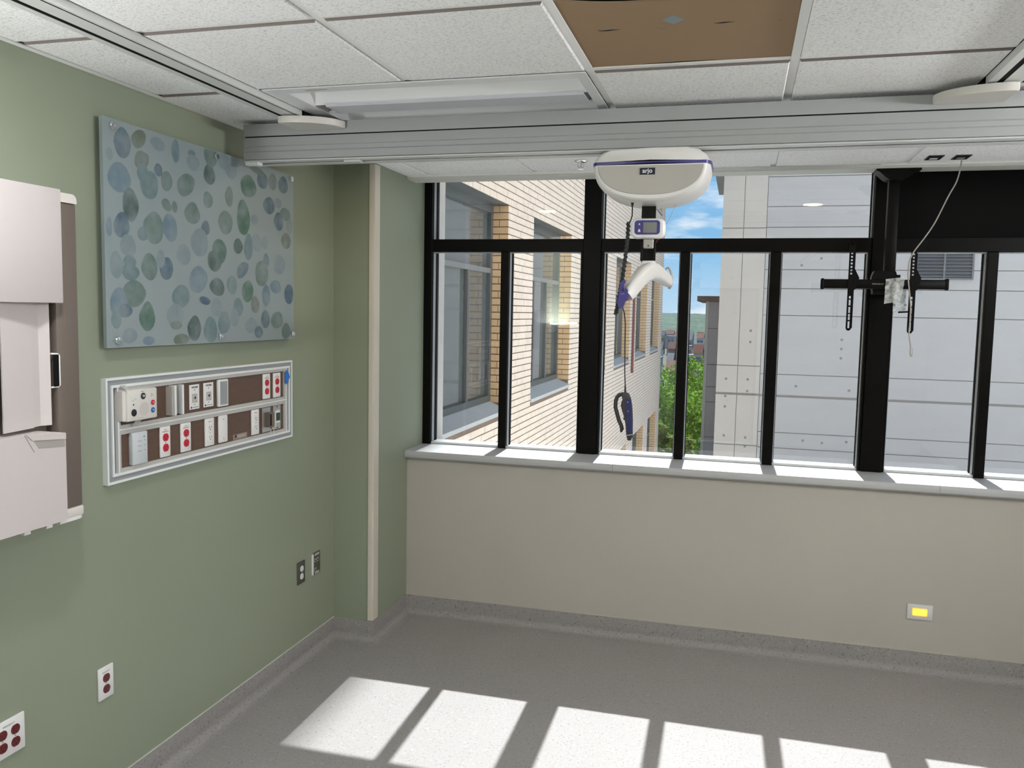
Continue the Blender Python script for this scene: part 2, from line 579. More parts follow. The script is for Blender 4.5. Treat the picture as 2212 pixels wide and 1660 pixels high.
# ------------------------------------------------------------------ window wall: frame, panes, sill
YF, YG = 0.236, 0.300
ZS, ZM0, ZM1, ZH = 0.969, 2.125, 2.198, 2.58
win = shell('window_1', (2.3, YF, ZS))
def member(name, x0, x1, z0, z1, y0=YF, y1=0.36, m_=FRAME):
    return mesh_obj(name, MB().rbox(x0, x1, y0, y1, z0, z1, 0.0025, 1), m_, win)
member('jamb', XC, 0.282, ZS, ZH + 0.04)
member('jamb', 4.28, 4.36, ZS, ZH + 0.04)
# wide mullions: full-height post with the lower sash stiles either side
for (u0, u1, l0, l1) in ((1.196, 1.296, 1.182, 1.311), (2.716, 2.820, 2.702, 2.833)):
    member('mullion', u0, u1, ZS, ZH + 0.04, YF - 0.012)
    member('sash_stile', l0, u0 - 0.0005, ZS, ZM0)
    member('sash_stile', u1 + 0.0005, l1, ZS, ZM0)
bays = [(0.282, 1.182, [(0.709, 0.756)]), (1.311, 2.702, [(1.738, 1.787), (2.215, 2.267)]), (2.833, 4.28, [(3.262, 3.311), (3.77, 3.82)])]
ub = [(0.282, 1.196), (1.296, 2.716), (2.820, 4.28)]
for (a, b, thin), (ua, ub_) in zip(bays, ub):
    member('transom', ua, ub_, ZM0, ZM1)
    member('head_rail', ua, ub_, ZH, ZH + 0.04)
    member('sill_rail', a, b, ZS, ZS + 0.014, YF + 0.012, 0.36, mat('pale_window_metal', (0.60, 0.61, 0.62), 0.4))
    edges = [a]
    for t0, t1 in thin:
        member('thin_mullion', t0, t1, ZS, ZM0)
        edges += [t0, t1]
    edges.append(b)
    for k in range(0, len(edges), 2):
        p0, p1 = edges[k], edges[k + 1]
        # glazing beads up both sides of the pane and along its head
        member('glazing_bead', p0, p0 + 0.006, ZS + 0.014, ZM0 - 0.006, YF + 0.022, YG - 0.006, BEAD)
        member('glazing_bead', p1 - 0.006, p1, ZS + 0.014, ZM0 - 0.006, YF + 0.022, YG - 0.006, BEAD)
        member('glazing_bead', p0, p1, ZM0 - 0.006, ZM0, YF + 0.014, YG - 0.006, BEAD)
        member('gasket', p0 + 0.006, p0 + 0.010, ZS + 0.014, ZM0 - 0.006, YG - 0.010, YG + 0.02, GAP)
        member('gasket', p1 - 0.010, p1 - 0.006, ZS + 0.014, ZM0 - 0.006, YG - 0.010, YG + 0.02, GAP)
        mesh_obj('pane', MB().add([(p0, YG, ZS), (p1, YG, ZS), (p1, YG, ZM0), (p0, YG, ZM0)], [(0, 1, 2, 3)]), PANE, win, smooth=0)
    if ua < 2.8:
        member('glazing_bead', ua, ua + 0.006, ZM1, ZH, YF + 0.022, YG - 0.006, BEAD)
        member('glazing_bead', ub_ - 0.006, ub_, ZM1, ZH, YF + 0.022, YG - 0.006, BEAD)
        member('gasket', ua + 0.006, ua + 0.010, ZM1, ZH, YG - 0.010, YG + 0.02, GAP)
        member('gasket', ub_ - 0.010, ub_ - 0.006, ZM1, ZH, YG - 0.010, YG + 0.02, GAP)
        mesh_obj('pane', MB().add([(ua, YG, ZM1), (ub_, YG, ZM1), (ub_, YG, ZH), (ua, YG, ZH)], [(0, 1, 2, 3)]), PANE, win, smooth=0)
    else:
        member('spandrel_panel', ua, ub_, ZM1, ZH, YF + 0.03, YG, mat('black_spandrel', (0.002, 0.002, 0.002), 0.6, spec=0.1))
def sill_piece(x0, x1):
    pr = [(-0.005, 0.922), (-0.029, 0.924), (-0.038, 0.932), (-0.040, 0.945), (-0.038, 0.958), (-0.032, 0.966), (-0.022, 0.969), (0.34, 0.969), (0.34, 0.922)]
    return mesh_obj('marble_sill', MB().prism(pr, 'x', x0, x1), MARBLE, win)
sill_piece(XC + 0.0005, 1.434)
sill_piece(1.4355, 3.05)
sill_piece(3.0515, 4.36)

# ================================================================== CEILING THINGS
# cardboard sheet lying over the open ceiling cell
x0, x1, y0, y1 = card_cell
cb = MB()
N = 14
top = []
for k in range(N + 1):
    t = k / N
    top.append((x0 + 0.014 + (x1 - x0 - 0.028) * t, y0 + 0.02 + 0.10 * (t ** 0.6) + 0.012 * math.sin(t * 7)))
pts = [(x0 + 0.006, y1 - 0.006), (x0 + 0.006, y0 + 0.02)] + top + [(x1 - 0.006, y1 - 0.006)]
cb.prism(pts, 'z', H + 0.0115, H + 0.0165)
card = mesh_obj('cardboard_sheet', cb, CARD, loc=(1.89, -2.12, H + 0.0115))
tag(card, 'brown cardboard sheet covering an open ceiling cell', 'cardboard')
mesh_obj('tape_patch', MB().prism([(1.843, -2.25), (1.873, -2.283), (1.902, -2.246), (1.873, -2.216)], 'z', H + 0.0108, H + 0.0114), mat('pale_blue_tape', (0.22, 0.27, 0.29), 0.6), card)
for (cx, cy, l) in ((1.70, -2.20, 0.030), (2.00, -2.20, 0.026), (1.86, -1.875, 0.11)):
    mesh_obj('tear', MB().prism([(cx - l, cy), (cx - l * .2, cy + 0.004), (cx + l, cy - 0.002), (cx, cy - 0.005)], 'z', H + 0.0110, H + 0.0116), DARKV, card)

# recessed troffer, switched off
fx0, fx1, fy0, fy1 = 0.430, 1.573, GY[3] + 0.004, GY[2] - 0.004
tf = thing('troffer_light', 'white recessed troffer light, switched off, partly behind the lift beam', 'ceiling light', ((fx0 + fx1) / 2, (fy0 + fy1) / 2, H))
TW = mat('troffer_white', (0.74, 0.75, 0.76), 0.4)
mesh_obj('housing_frame', MB().box(fx0, fx1, fy0, fy0 + 0.055, H, H + 0.004).box(fx0, fx1, fy1 - 0.055, fy1, H, H + 0.004)
         .box(fx0, fx0 + 0.075, fy0 + 0.055, fy1 - 0.055, H, H + 0.004).box(fx1 - 0.035, fx1, fy0 + 0.055, fy1 - 0.055, H, H + 0.004), TW, tf)
def trough(name, ya, yb, dz):
    n = 10
    up, lo = [], []
    for k in range(n + 1):
        t = k / n
        yy = ya + (yb - ya) * t
        zz = H + 0.004 + dz * math.sin(math.pi * min(1, t * 1.0)) ** 0.7
        lo.append((yy, zz)); up.append((yy, zz + 0.004))
    return mesh_obj(name, MB().prism(lo + up[::-1], 'x', fx0 + 0.075, fx1 - 0.035), TW, tf)
trough('reflector', fy0 + 0.055, fy0 + 0.245, 0.055)
trough('reflector', fy1 - 0.245, fy1 - 0.055, 0.055)
cy = (fy0 + fy1) / 2
mesh_obj('lamp_basket', MB().prism([(cy - 0.062, H + 0.006), (cy - 0.052, H - 0.002), (cy + 0.052, H - 0.002), (cy + 0.062, H + 0.006), (cy + 0.05, H + 0.05), (cy - 0.05, H + 0.05)], 'x', fx0 + 0.12, fx1 - 0.05), mat('troffer_basket', (0.60, 0.61, 0.66), 0.35), tf)
mesh_obj('end_plate', MB().box(fx0 + 0.072, fx0 + 0.076, fy0 + 0.055, fy1 - 0.055, H + 0.004, H + 0.06), TW, tf)
mesh_obj('end_plate', MB().box(fx1 - 0.036, fx1 - 0.032, fy0 + 0.055, fy1 - 0.055, H + 0.004, H + 0.06), TW, tf)
mesh_obj('spring_clip', MB().box(fx0 + 0.16, fx0 + 0.24, fy0 + 0.012, fy0 + 0.03, H - 0.0012, H + 0.0002), HW_L, tf)

# ceiling-mounted lift rails
def rail(x, y1, label):
    t = thing('ceiling_rail', label, 'rail', (x, y1, H), group='lift rails along the ceiling')
    L = ((-0.056, -0.031, H + 0.004), (-0.012, 0.041, H - 0.0190), (0.048, 0.058, H + 0.004))
    mesh_obj('rail_channel', MB().box(x - 0.031, x + 0.048, YB + 0.02, y1, H - 0.0190, H + 0.004), GAP, t)
    for a, b, zt_ in L:
        mesh_obj('rail_flange', MB().box(x + a, x + b, YB + 0.02, y1, H - 0.020, zt_), mat('rail_white', (0.66, 0.67, 0.66), 0.35), t)
    return t
rail(RAIL_X[0], -1.56, 'long pale aluminium lift rail in the ceiling along the green wall')
rail(RAIL_X[1], -1.56, 'pale aluminium lift rail in the ceiling at the top right')

# traverse beam hanging across the room
bm_ = thing('lift_beam', 'wide grey aluminium lift beam crossing the room under the ceiling', 'beam', (2.2, -1.40, 2.36))
BX0, BX1, BY0, BY1 = 0.103, 4.36, -1.45, -1.345
mesh_obj('upper_channel', MB().prism([(BY0, 2.4635), (BY0 - 0.001, 2.480), (BY0 + 0.001, 2.512), (BY1, 2.512), (BY1, 2.4635)], 'x', BX0, BX1), ALU, bm_)
mesh_obj('shadow_gap', MB().box(BX0 + 0.002, BX1, BY0 + 0.004, BY1, 2.4585, 2.4635), GAP, bm_)
mesh_obj('lower_channel', MB().prism([(BY0, 2.4585), (BY0 - 0.0015, 2.440), (BY0 - 0.0015, 2.424), (BY0 + 0.0025, 2.421), (BY0 + 0.0025, 2.405), (BY0 - 0.0015, 2.400), (BY0 - 0.0015, 2.372), (BY0 + 0.004, 2.369), (BY1, 2.369), (BY1, 2.4585)], 'x', BX0, BX1), ALU, bm_)
mesh_obj('bottom_lip', MB().rbox(BX0, BX1, BY0 - 0.005, BY0 + 0.040, 2.3625, 2.3685, 0.002, 1).box(BX0, BX1, BY1 - 0.04, BY1, 2.3625, 2.3685), ALU_L, bm_)
mesh_obj('bottom_slot', MB().box(BX0 + 0.004, BX1, BY0 + 0.040, BY1 - 0.04, 2.366, 2.369), GAP, bm_)
mesh_obj('end_cap', MB().box(BX0 - 0.004, BX0, BY0 + 0.001, BY1, 2.364, 2.511), ALU, bm_)
mesh_obj('end_stop', MB().rbox(BX0 + 0.004, BX0 + 0.066, BY0 - 0.004, BY0 + 0.03, 2.350, 2.3635, 0.003, 1), WHITE_P, bm_)
mesh_obj('end_stop', MB().rbox(BX0 + 0.43, BX0 + 0.50, BY0 + 0.02, BY0 + 0.05, 2.356, 2.3645, 0.002, 1), ALU_L, bm_)
def cover(x, sgn):
    P = [(-0.050, -0.052), (-0.052, -0.190), (-0.048, -0.198), (-0.030, -0.2015)] + [(-0.030 + 0.195 * math.sin(math.radians(q)), -0.062 - 0.14 * math.cos(math.radians(q)) ** 1.0) for q in range(6, 91, 7)] + [(0.160, -0.052)]
    pts = [(x + sgn * a, -1.40 + b) for a, b in P]
    mb = MB()
    R = []
    for z, sc in ((2.478, 0.97), (2.481, 1.0), (2.503, 1.0)):
        cx = sum(p[0] for p in pts) / len(pts); cyy = sum(p[1] for p in pts) / len(pts)
        R.append([(cx + (p[0] - cx) * sc, cyy + (p[1] - cyy) * sc, z) for p in pts])
    mb.rings(R)
    mesh_obj('carriage_cover', mb, mat('cover_grey', (0.62, 0.60, 0.56), 0.4), bm_)
    mesh_obj('carriage', MB().box(x - 0.045, x + 0.045, -1.55, -1.36, 2.5125, 2.522), GAP, bm_)
cover(RAIL_X[0] + 0.025, 1)
cover(RAIL_X[1] - 0.02, -1)

# sprinkler
sk = thing('sprinkler_head', 'small chrome fire sprinkler head hanging from the ceiling near window', 'sprinkler', (1.277, -0.336, H))
mesh_obj('escutcheon', MB().lathe((1.277, -0.336, H), [(0.001, -0.006), (0.024, -0.006), (0.032, -0.001), (0.032, 0.0)]), CHROME, sk)
mesh_obj('yoke', MB().tube([(1.263, -0.336, H - 0.004), (1.261, -0.336, H - 0.022), (1.270, -0.336, H - 0.034), (1.277, -0.336, H - 0.036), (1.284, -0.336, H - 0.034), (1.293, -0.336, H - 0.022), (1.291, -0.336, H - 0.004)], 0.0022, 6), CHROME, sk)
mesh_obj('glass_bulb', MB().cyl((1.277, -0.336, H - 0.006), (1.277, -0.336, H - 0.032), 0.0022, n=8), STEEL, sk)
mesh_obj('deflector', MB().lathe((1.277, -0.336, H - 0.039), [(0.001, 0), (0.014, 0.0), (0.014, 0.0015), (0.001, 0.0015)]), CHROME, sk)

# open low-voltage boxes cut into the ceiling by the window
def cbox(xc, yc, label, inside):
    t = thing('ceiling_box', label, 'electrical box', (xc, yc, H), group='open boxes cut in the ceiling')
    a, b = 0.033, 0.054
    fr = MB()
    fr.box(xc - a, xc + a, yc - b, yc - b + 0.004, H - 0.004, H + 0.002).box(xc - a, xc + a, yc + b - 0.004, yc + b, H - 0.004, H + 0.002)
    fr.box(xc - a, xc - a + 0.004, yc - b, yc + b, H - 0.004, H + 0.002).box(xc + a - 0.004, xc + a, yc - b, yc + b, H - 0.004, H + 0.002)
    mesh_obj('rim', fr, BLACKP, t)
    mesh_obj('dark_cavity', MB().box(xc - a + 0.004, xc + a - 0.004, yc - b + 0.004, yc + b - 0.004, H - 0.0025, H - 0.0005), GAP, t)
    mesh_obj('bracket_tab', MB().box(xc - 0.016, xc + 0.018, yc + 0.005, yc + 0.035, H - 0.0045, H - 0.0025), inside, t)
cbox(2.905, -0.184, 'open black ceiling box without a cable', WHITE_P)
cbox(3.020, -0.180, 'open black ceiling box with a white cable coming out', STEEL)
ft = mesh_obj('film_strip', MB().prism([(1.75, 2.516), (2.00, 2.511), (2.18, 2.512), (2.70, 2.5225), (2.70, 2.5285), (2.18, 2.5275), (2.00, 2.5265), (1.75, 2.5275)], 'y', -0.0425, -0.0415), mat('peeling_film', (0.62, 0.64, 0.63), 0.25), loc=(2.2, -0.042, 2.52))
tag(ft, 'torn strip of clear protective film along the soffit edge', 'film')

# downlights
WARM = (1.0, 0.72, 0.36)
LAMP = (0.98, 0.99, 1.0)
def downlight(x, y, label, k=1.0, col=None):
    t = thing('downlight', label, 'downlight', (x, y, H), group='round ceiling downlights')
    mesh_obj('trim_ring', MB().lathe((x, y, H), [(0.064, -0.001), (0.066, -0.005), (0.078, -0.005), (0.082, -0.001), (0.082, 0.0)]), TBAR, t)
    mesh_obj('lens', MB().lathe((x, y, H), [(0.001, -0.003), (0.064, -0.003), (0.064, -0.001)]), mat('lamp_lens', (0.9, 0.85, 0.75), 0.5, emit=WARM, estr=3.0), t)
    ld = bpy.data.lights.new('downlight_lamp', 'AREA')
    ld.shape = 'DISK'; ld.size = 0.12; ld.energy = DOWNLIGHT_W * k; ld.color = col or LAMP
    lo = bpy.data.objects.new('downlight_lamp', ld)
    COL.objects.link(lo)
    lo.parent = t
    lo.location = (0, 0, -0.008)
downlight(0.66, -1.03, 'round warm downlight near the green wall, behind the lift beam', 0.06, WARM)
downlight(2.50, -0.85, 'round warm downlight behind the lift beam, right of the lift', 0.06, WARM)
downlight(0.66, -2.96, 'round warm downlight just above the wall cabinet end of the room', 0.35)
downlight(2.50, -2.96, 'round warm downlight over the middle of the room', 0.3)
downlight(0.66, -5.20, 'round warm downlight by the back left corner', 0.4)
downlight(2.50, -5.20, 'round warm downlight before the corridor door', 0.4)

# added fill light on the right-hand wall, unseen, brightens the room
def fill_light_right(y, label, k):
    t = thing('fill_light_right', label, 'fill light', (XR, y, 2.30))
    mesh_obj('housing', MB().rbox(XR - 0.07, XR, y - 0.62, y + 0.62, 2.22, 2.38, 0.006, 2), WHITE_P, t)
    mesh_obj('diffuser', MB().rbox(XR - 0.078, XR - 0.069, y - 0.60, y + 0.60, 2.235, 2.365, 0.003, 1), mat('fill_diffuser', (0.9, 0.9, 0.88), 0.4, emit=(1.0, 0.97, 0.93), estr=2.5), t)
    ld = bpy.data.lights.new('fill_lamp_right', 'AREA')
    ld.shape = 'RECTANGLE'; ld.size = 1.2; ld.size_y = 0.13; ld.energy = FILL_RIGHT_W * k; ld.color = LAMP
    lo = bpy.data.objects.new('fill_lamp_right', ld)
    COL.objects.link(lo)
    lo.parent = t
    lo.location = (-0.085, 0, 0)
    lo.rotation_euler = Matrix(((0, 0, 1), (1, 0, 0), (0, 1, 0))).to_euler()
fill_light_right(-2.2, 'added fill light on the right wall, out of view', 1.0)

# added unseen uplight on the bed wall, brightens the ceiling
ob = thing('fill_uplight', 'added unseen uplight on the green wall beyond the cabinet', 'fill light', (0, -4.65, 1.62))
mesh_obj('housing', MB().prism([(0.0, 1.56), (0.07, 1.56), (0.13, 1.62), (0.13, 1.64), (0.0, 1.64)], 'y', -5.25, -4.05), WHITE_P, ob)
mesh_obj('diffuser', MB().rbox(0.012, 0.122, -5.23, -4.07, 1.638, 1.646, 0.003, 1), mat('fill_diffuser', (0.9, 0.9, 0.88), 0.4, emit=(1.0, 0.97, 0.93), estr=2.5), ob)
ld = bpy.data.lights.new('fill_uplight_lamp', 'AREA')
ld.shape = 'RECTANGLE'; ld.size = 0.10; ld.size_y = 1.15; ld.energy = FILL_UPLIGHT_W; ld.color = LAMP
lo = bpy.data.objects.new('fill_uplight_lamp', ld)
COL.objects.link(lo)
lo.parent = ob
lo.location = (0.068, 0, 0.034)
lo.rotation_euler = (math.pi, 0, 0)

# ================================================================== PATIENT LIFT
lf = thing('patient_lift', 'white overhead patient lift motor with violet stripe hanging from the grey beam', 'patient lift', (1.745, -1.40, 2.36))
LC = (1.747, 2.300)      # centre of the outline (x, z)
low = []
for k in range(0, 37):
    a = math.pi + math.pi * k / 36
    c, s_ = math.cos(a), math.sin(a)
    low.append((0.204 * math.copysign(abs(c) ** (2 / 2.35), c), 0.130 * math.copysign(abs(s_) ** (2 / 2.35), s_)))
upp = [(-0.204, 0.012), (-0.196, 0.028), (-0.176, 0.046), (-0.150, 0.056), (0.0, 0.062), (0.135, 0.061), (0.165, 0.053), (0.190, 0.035), (0.204, 0.012)]
band = [(-0.2055, 0.0), (-0.2065, 0.011), (0.0, 0.0175), (0.2065, 0.011), (0.2055, 0.0), (0.0, 0.0065)]
def loft(name, outline, layers, m_, par=lf):
    R = []
    for yy, sc, dz in layers:
        R.append([(LC[0] + p[0] * sc, yy, LC[1] + p[1] * sc + dz) for p in outline])
    return mesh_obj(name, MB().rings(R), m_, par, smooth=40)
LAY = [(-1.520, 0.90, 0), (-1.514, 0.945, 0), (-1.495, 0.985, 0), (-1.465, 1.0, 0), (-1.335, 1.0, 0), (-1.305, 0.985, 0), (-1.286, 0.945, 0), (-1.280, 0.90, 0)]
loft('lower_shell', low, LAY, mat('lift_white', (0.72, 0.71, 0.69), 0.4))
loft('upper_shell', upp, LAY, mat('lift_white', (0.72, 0.71, 0.69), 0.4))
loft('violet_stripe', band, [(y, s_ + 0.006, 0) for y, s_, _ in LAY], PURPLE)
face = [(p[0] * 0.90, p[1] * 0.80 + (-0.004 if abs(p[1]) < 0.02 else 0)) for p in low]
loft('front_panel', face, [(-1.5235, 0.985, 0), (-1.521, 1.0, 0), (-1.515, 1.0, 0)], mat('lift_grey', (0.43, 0.41, 0.38), 0.5))
mesh_obj('logo_plate', MB().rbox(1.712, 1.765, -1.5265, -1.5230, 2.264, 2.287, 0.0008, 1), mat('logo_navy', (0.006, 0.007, 0.02), 0.35), lf)
text_obj('logo_lettering', 'arjo', 0.0215, WHITE_P, lf, (1.7385, -1.5268, 2.2765), *FRONT_TXT, bold=0.0004)
mesh_obj('seam', MB().box(1.592, 1.5928, -1.5155, -1.512, 2.313, 2.345), GREYINK, lf)
mesh_obj('seam', MB().box(1.884, 1.8848, -1.5155, -1.512, 2.316, 2.345), GREYINK, lf)
mesh_obj('trolley_neck', MB().box(1.64, 1.85, -1.43, -1.37, 2.352, 2.3665), GAP, lf)
mesh_obj('lift_strap', MB().box(1.709, 1.760, -1.4035, -1.3965, 2.118, 2.19), STRAP, lf)
mesh_obj('strap_buckle', MB().rbox(1.718, 1.751, -1.406, -1.394, 2.168, 2.180, 0.002, 1), BLACKP, lf)
mesh_obj('signal_wire', MB().tube([(1.830, -1.40, 2.201), (1.827, -1.40, 2.171), (1.814, -1.40, 2.136), (1.796, -1.41, 2.098)], 0.0014, 6), GREYP, lf)
mesh_obj('cord_plug', MB().cyl((1.683, -1.47, 2.186), (1.684, -1.48, 2.160), 0.0075, 0.003, 10), BLACKP, lf)
mesh_obj('straight_cord', MB().tube([(1.684, -1.48, 2.165), (1.686, -1.49, 2.145), (1.687, -1.50, 2.126), (1.683, -1.505, 2.108), (1.677, -1.515, 2.100)], 0.0022, 6), BLACKP, lf)
# coiled part of the cord
coil = []
cp = [Vector(q) for q in ((1.677, -1.52, 2.102), (1.676, -1.52, 2.042), (1.671, -1.525, 1.98), (1.666, -1.54, 1.913), (1.662, -1.57, 1.86), (1.656, -1.578, 1.806), (1.650, -1.58, 1.776))]
def along(P, t):
    f = t * (len(P) - 1); i = min(int(f), len(P) - 2)
    return P[i].lerp(P[i + 1], f - i)
mesh_obj('cord_core', MB().tube([along(cp, k / 24) for k in range(25)], 0.0058, 8), BLACKP, lf)
for k in range(0, 24 * 8):
    a = 2 * math.pi * k / 8
    p = along(cp, k / (24 * 8))
    coil.append((p.x + 0.0062 * math.cos(a), p.y + 0.0062 * math.sin(a), p.z))
mesh_obj('coiled_cord', MB().tube(coil, 0.0028, 5), BLACKP, lf)

# scale display clipped on the strap
dp = thing('scale_display', 'white and blue lift scale display hanging on the lift strap', 'display', (1.736, -1.42, 2.088))
def rrect(cx, cz, hw, hh, r, n=6):
    o = []
    for (sx, sz, a0) in ((1, 1, 0), (-1, 1, 90), (-1, -1, 180), (1, -1, 270)):
        for k in range(n + 1):
            a = math.radians(a0 + 90 * k / n)
            o.append((cx + sx * (hw - r) + r * math.cos(a), cz + sz * (hh - r) + r * math.sin(a)))
    return o
def slab(name, outl, y0, y1, m_, par, bev=0.0):
    mb = MB()
    if bev:
        cx = sum(p[0] for p in outl) / len(outl); cz = sum(p[1] for p in outl) / len(outl)
        w_ = max(abs(p[0] - cx) for p in outl)
        s0 = 1 - bev / w_
        R = [[(cx + (p[0] - cx) * s, y, cz + (p[1] - cz) * s) for p in outl] for y, s in ((y0, s0), (y0 + bev * .5, 1 - bev * .3 / w_), (y0 + bev, 1), (y1 - bev, 1), (y1, s0))]
        mb.rings(R)
    else:
        mb.prism(outl, 'y', y0, y1)
    return mesh_obj(name, mb, m_, par)
slab('display_case', rrect(1.736, 2.088, 0.0625, 0.036, 0.023), -1.436, -1.404, WHITE_P, dp, 0.008)
fo = slab('blue_face', rrect(1.734, 2.091, 0.0455, 0.0255, 0.012), -1.4375, -1.4355, PURPLE, dp)
slab('lcd', rrect(1.744, 2.0905, 0.0245, 0.0185, 0.002), -1.4385, -1.4370, SCREEN, dp)
slab('up_key', [(1.7025, 2.100), (1.7095, 2.100), (1.706, 2.107)], -1.4385, -1.4373, WHITE_P, dp)
slab('scale_key', [(1.7015, 2.075), (1.7105, 2.075), (1.7095, 2.081), (1.706, 2.087), (1.7025, 2.081)], -1.4385, -1.4373, WHITE_P, dp)
mesh_obj('lower_strap', MB().box(1.714, 1.762, -1.4035, -1.3965, 1.966, 2.056), STRAP, dp)
mesh_obj('clip_body', MB().rbox(1.7195, 1.7565, -1.418, -1.400, 2.017, 2.054, 0.003, 1), GREYP, dp)
mesh_obj('clip_screw', MB().cyl((1.738, -1.4188, 2.027), (1.738, -1.4175, 2.027), 0.003, n=10), BLACKP, dp)
mesh_obj('clip_jaw', MB().rbox(1.7095, 1.7200, -1.413, -1.398, 1.972, 2.041, 0.003, 1), STRAP, dp)
mesh_obj('clip_jaw', MB().rbox(1.7560, 1.7640, -1.413, -1.398, 1.972, 2.041, 0.003, 1), STRAP, dp)
mesh_obj('red_release_cord', MB().tube([(1.764, -1.405, 2.040), (1.772, -1.405, 2.052), (1.780, -1.405, 2.058)], 0.0022, 6), DRED, dp)

# spreader bar
sb = thing('spreader_bar', 'white angled spreader bar with hooks hanging under the lift strap', 'spreader bar', (1.743, -1.40, 1.94))
path = [(1.6895, -1.585, 1.842), (1.695, -1.578, 1.852), (1.706, -1.54, 1.876), (1.716, -1.50, 1.898), (1.728, -1.45, 1.922), (1.743, -1.40, 1.937), (1.760, -1.355, 1.936), (1.776, -1.32, 1.925), (1.791, -1.285, 1.913), (1.801, -1.262, 1.906), (1.804, -1.256, 1.904)]
hh = [0.022, 0.026, 0.027, 0.028, 0.031, 0.033, 0.031, 0.027, 0.025, 0.023, 0.019]
hw = [0.016, 0.019, 0.021, 0.024, 0.027, 0.029, 0.027, 0.024, 0.021, 0.018, 0.014]
mesh_obj('bar_body', MB().sweep(path, hw, hh, 20, power=3.0), mat('lift_white', (0.72, 0.71, 0.69), 0.4), sb)
mesh_obj('bar_neck', MB().rbox(1.716, 1.764, -1.418, -1.382, 1.957, 1.974, 0.005, 2), WHITE_P, sb)
text_obj('lettering', '2S', 0.016, GREYINK, sb, (1.767, -1.3755, 1.934), (0.88, 0.45, -0.12), (0.1, 0.05, 0.99))
mesh_obj('sling_hook', MB().sweep([(1.790, -1.262, 1.947), (1.793, -1.261, 1.955), (1.799, -1.26, 1.957), (1.807, -1.26, 1.948), (1.8135, -1.26, 1.928), (1.8140, -1.26, 1.901), (1.812, -1.26, 1.886), (1.807, -1.26, 1.879), (1.802, -1.26, 1.883)], 0.005, 0.0035, 8), GREYP, sb)
clipo = [(1.685, 1.895), (1.678, 1.896), (1.668, 1.887), (1.664, 1.853), (1.660, 1.813), (1.664, 1.801), (1.671, 1.796), (1.680, 1.805), (1.686, 1.822), (1.693, 1.826), (1.694, 1.862), (1.687, 1.868), (1.680, 1.856), (1.675, 1.858), (1.680, 1.882), (1.685, 1.887)]
slab('blue_cord_clip', clipo, -1.615, -1.588, PURPLE, sb)
slab('clip_rib', [(1.6705, 1.849), (1.6835, 1.850), (1.6835, 1.8465), (1.6705, 1.8455)], -1.617, -1.6145, mat('pale_violet', (0.20, 0.17, 0.45), 0.4), sb)
mesh_obj('blue_end_pad', MB().rbox(1.686, 1.6925, -1.606, -1.575, 1.825, 1.866, 0.003, 1), PURPLE, sb)

# hand control
hc = thing('hand_control', 'black and navy hook-shaped hand control dangling on its cable before the window', 'hand control', (1.69, -1.50, 1.33))
hb_ = [(1.674, 1.496), (1.685, 1.498), (1.695, 1.493), (1.702, 1.479), (1.708, 1.450), (1.712, 1.398), (1.713, 1.338), (1.707, 1.324), (1.696, 1.325), (1.691, 1.344), (1.687, 1.383), (1.684, 1.396), (1.678, 1.401), (1.681, 1.409), (1.674, 1.429), (1.668, 1.449), (1.671, 1.465), (1.674, 1.472), (1.671, 1.482)]
slab('grip_body', hb_, -1.512, -1.488, mat('charcoal_rubber', (0.035, 0.033, 0.031), 0.6), hc, 0.004)
hk = [(1.682, 1.490), (1.672, 1.4905), (1.660, 1.4865), (1.652, 1.477), (1.6485, 1.463), (1.648, 1.442), (1.654, 1.421), (1.662, 1.395), (1.671, 1.376), (1.674, 1.364), (1.671, 1.352)]
mesh_obj('hook', MB().sweep([(a, -1.50, b) for a, b in hk], [0.009] * 10 + [0.004], [0.0072] * 10 + [0.0035], 8), mat('charcoal_rubber', (0.035, 0.033, 0.031), 0.6), hc)
blu = [(1.685, 1.475), (1.704, 1.476), (1.708, 1.447), (1.711, 1.398), (1.712, 1.349), (1.697, 1.343), (1.691, 1.397), (1.686, 1.436)]
slab('blue_keypad', [(0.5 * (1.6985) + 0.5 * a if False else a, b) for a, b in blu], -1.5145, -1.511, NAVY, hc)
for (a, b) in ((1.6935, 1.464), (1.696, 1.431)):
    mesh_obj('key_light', MB().lathe((a, -1.5145, b), [(0.0018, -0.0006), (0.0018, 0.0), (0.0005, 0.0002)], 10, 'y'), WHITE_P, hc)
for (a, b) in ((1.690, 1.414), (1.702, 1.416)):
    mesh_obj('key', MB().lathe((a, -1.5145, b), [(0.0032, -0.0008), (0.0036, 0.0), (0.001, 0.0002)], 10, 'y'), BLACKP, hc)
slab('grey_ring', [(1.694, 1.3445), (1.7125, 1.349), (1.7125, 1.346), (1.694, 1.3415)], -1.5155, -1.5115, GREYP, hc)
mesh_obj('strain_relief', MB().cyl((1.6812, -1.5, 1.523), (1.682, -1.5, 1.494), 0.0028, 0.0042, 10), BLACKP, hc)
mesh_obj('control_cable', MB().tube([(1.669, -1.59, 1.809), (1.674, -1.575, 1.800), (1.677, -1.55, 1.780), (1.677, -1.52, 1.745), (1.6762, -1.505, 1.673), (1.678, -1.50, 1.571), (1.681, -1.50, 1.520)], 0.0021, 7), BLACKP, hc)

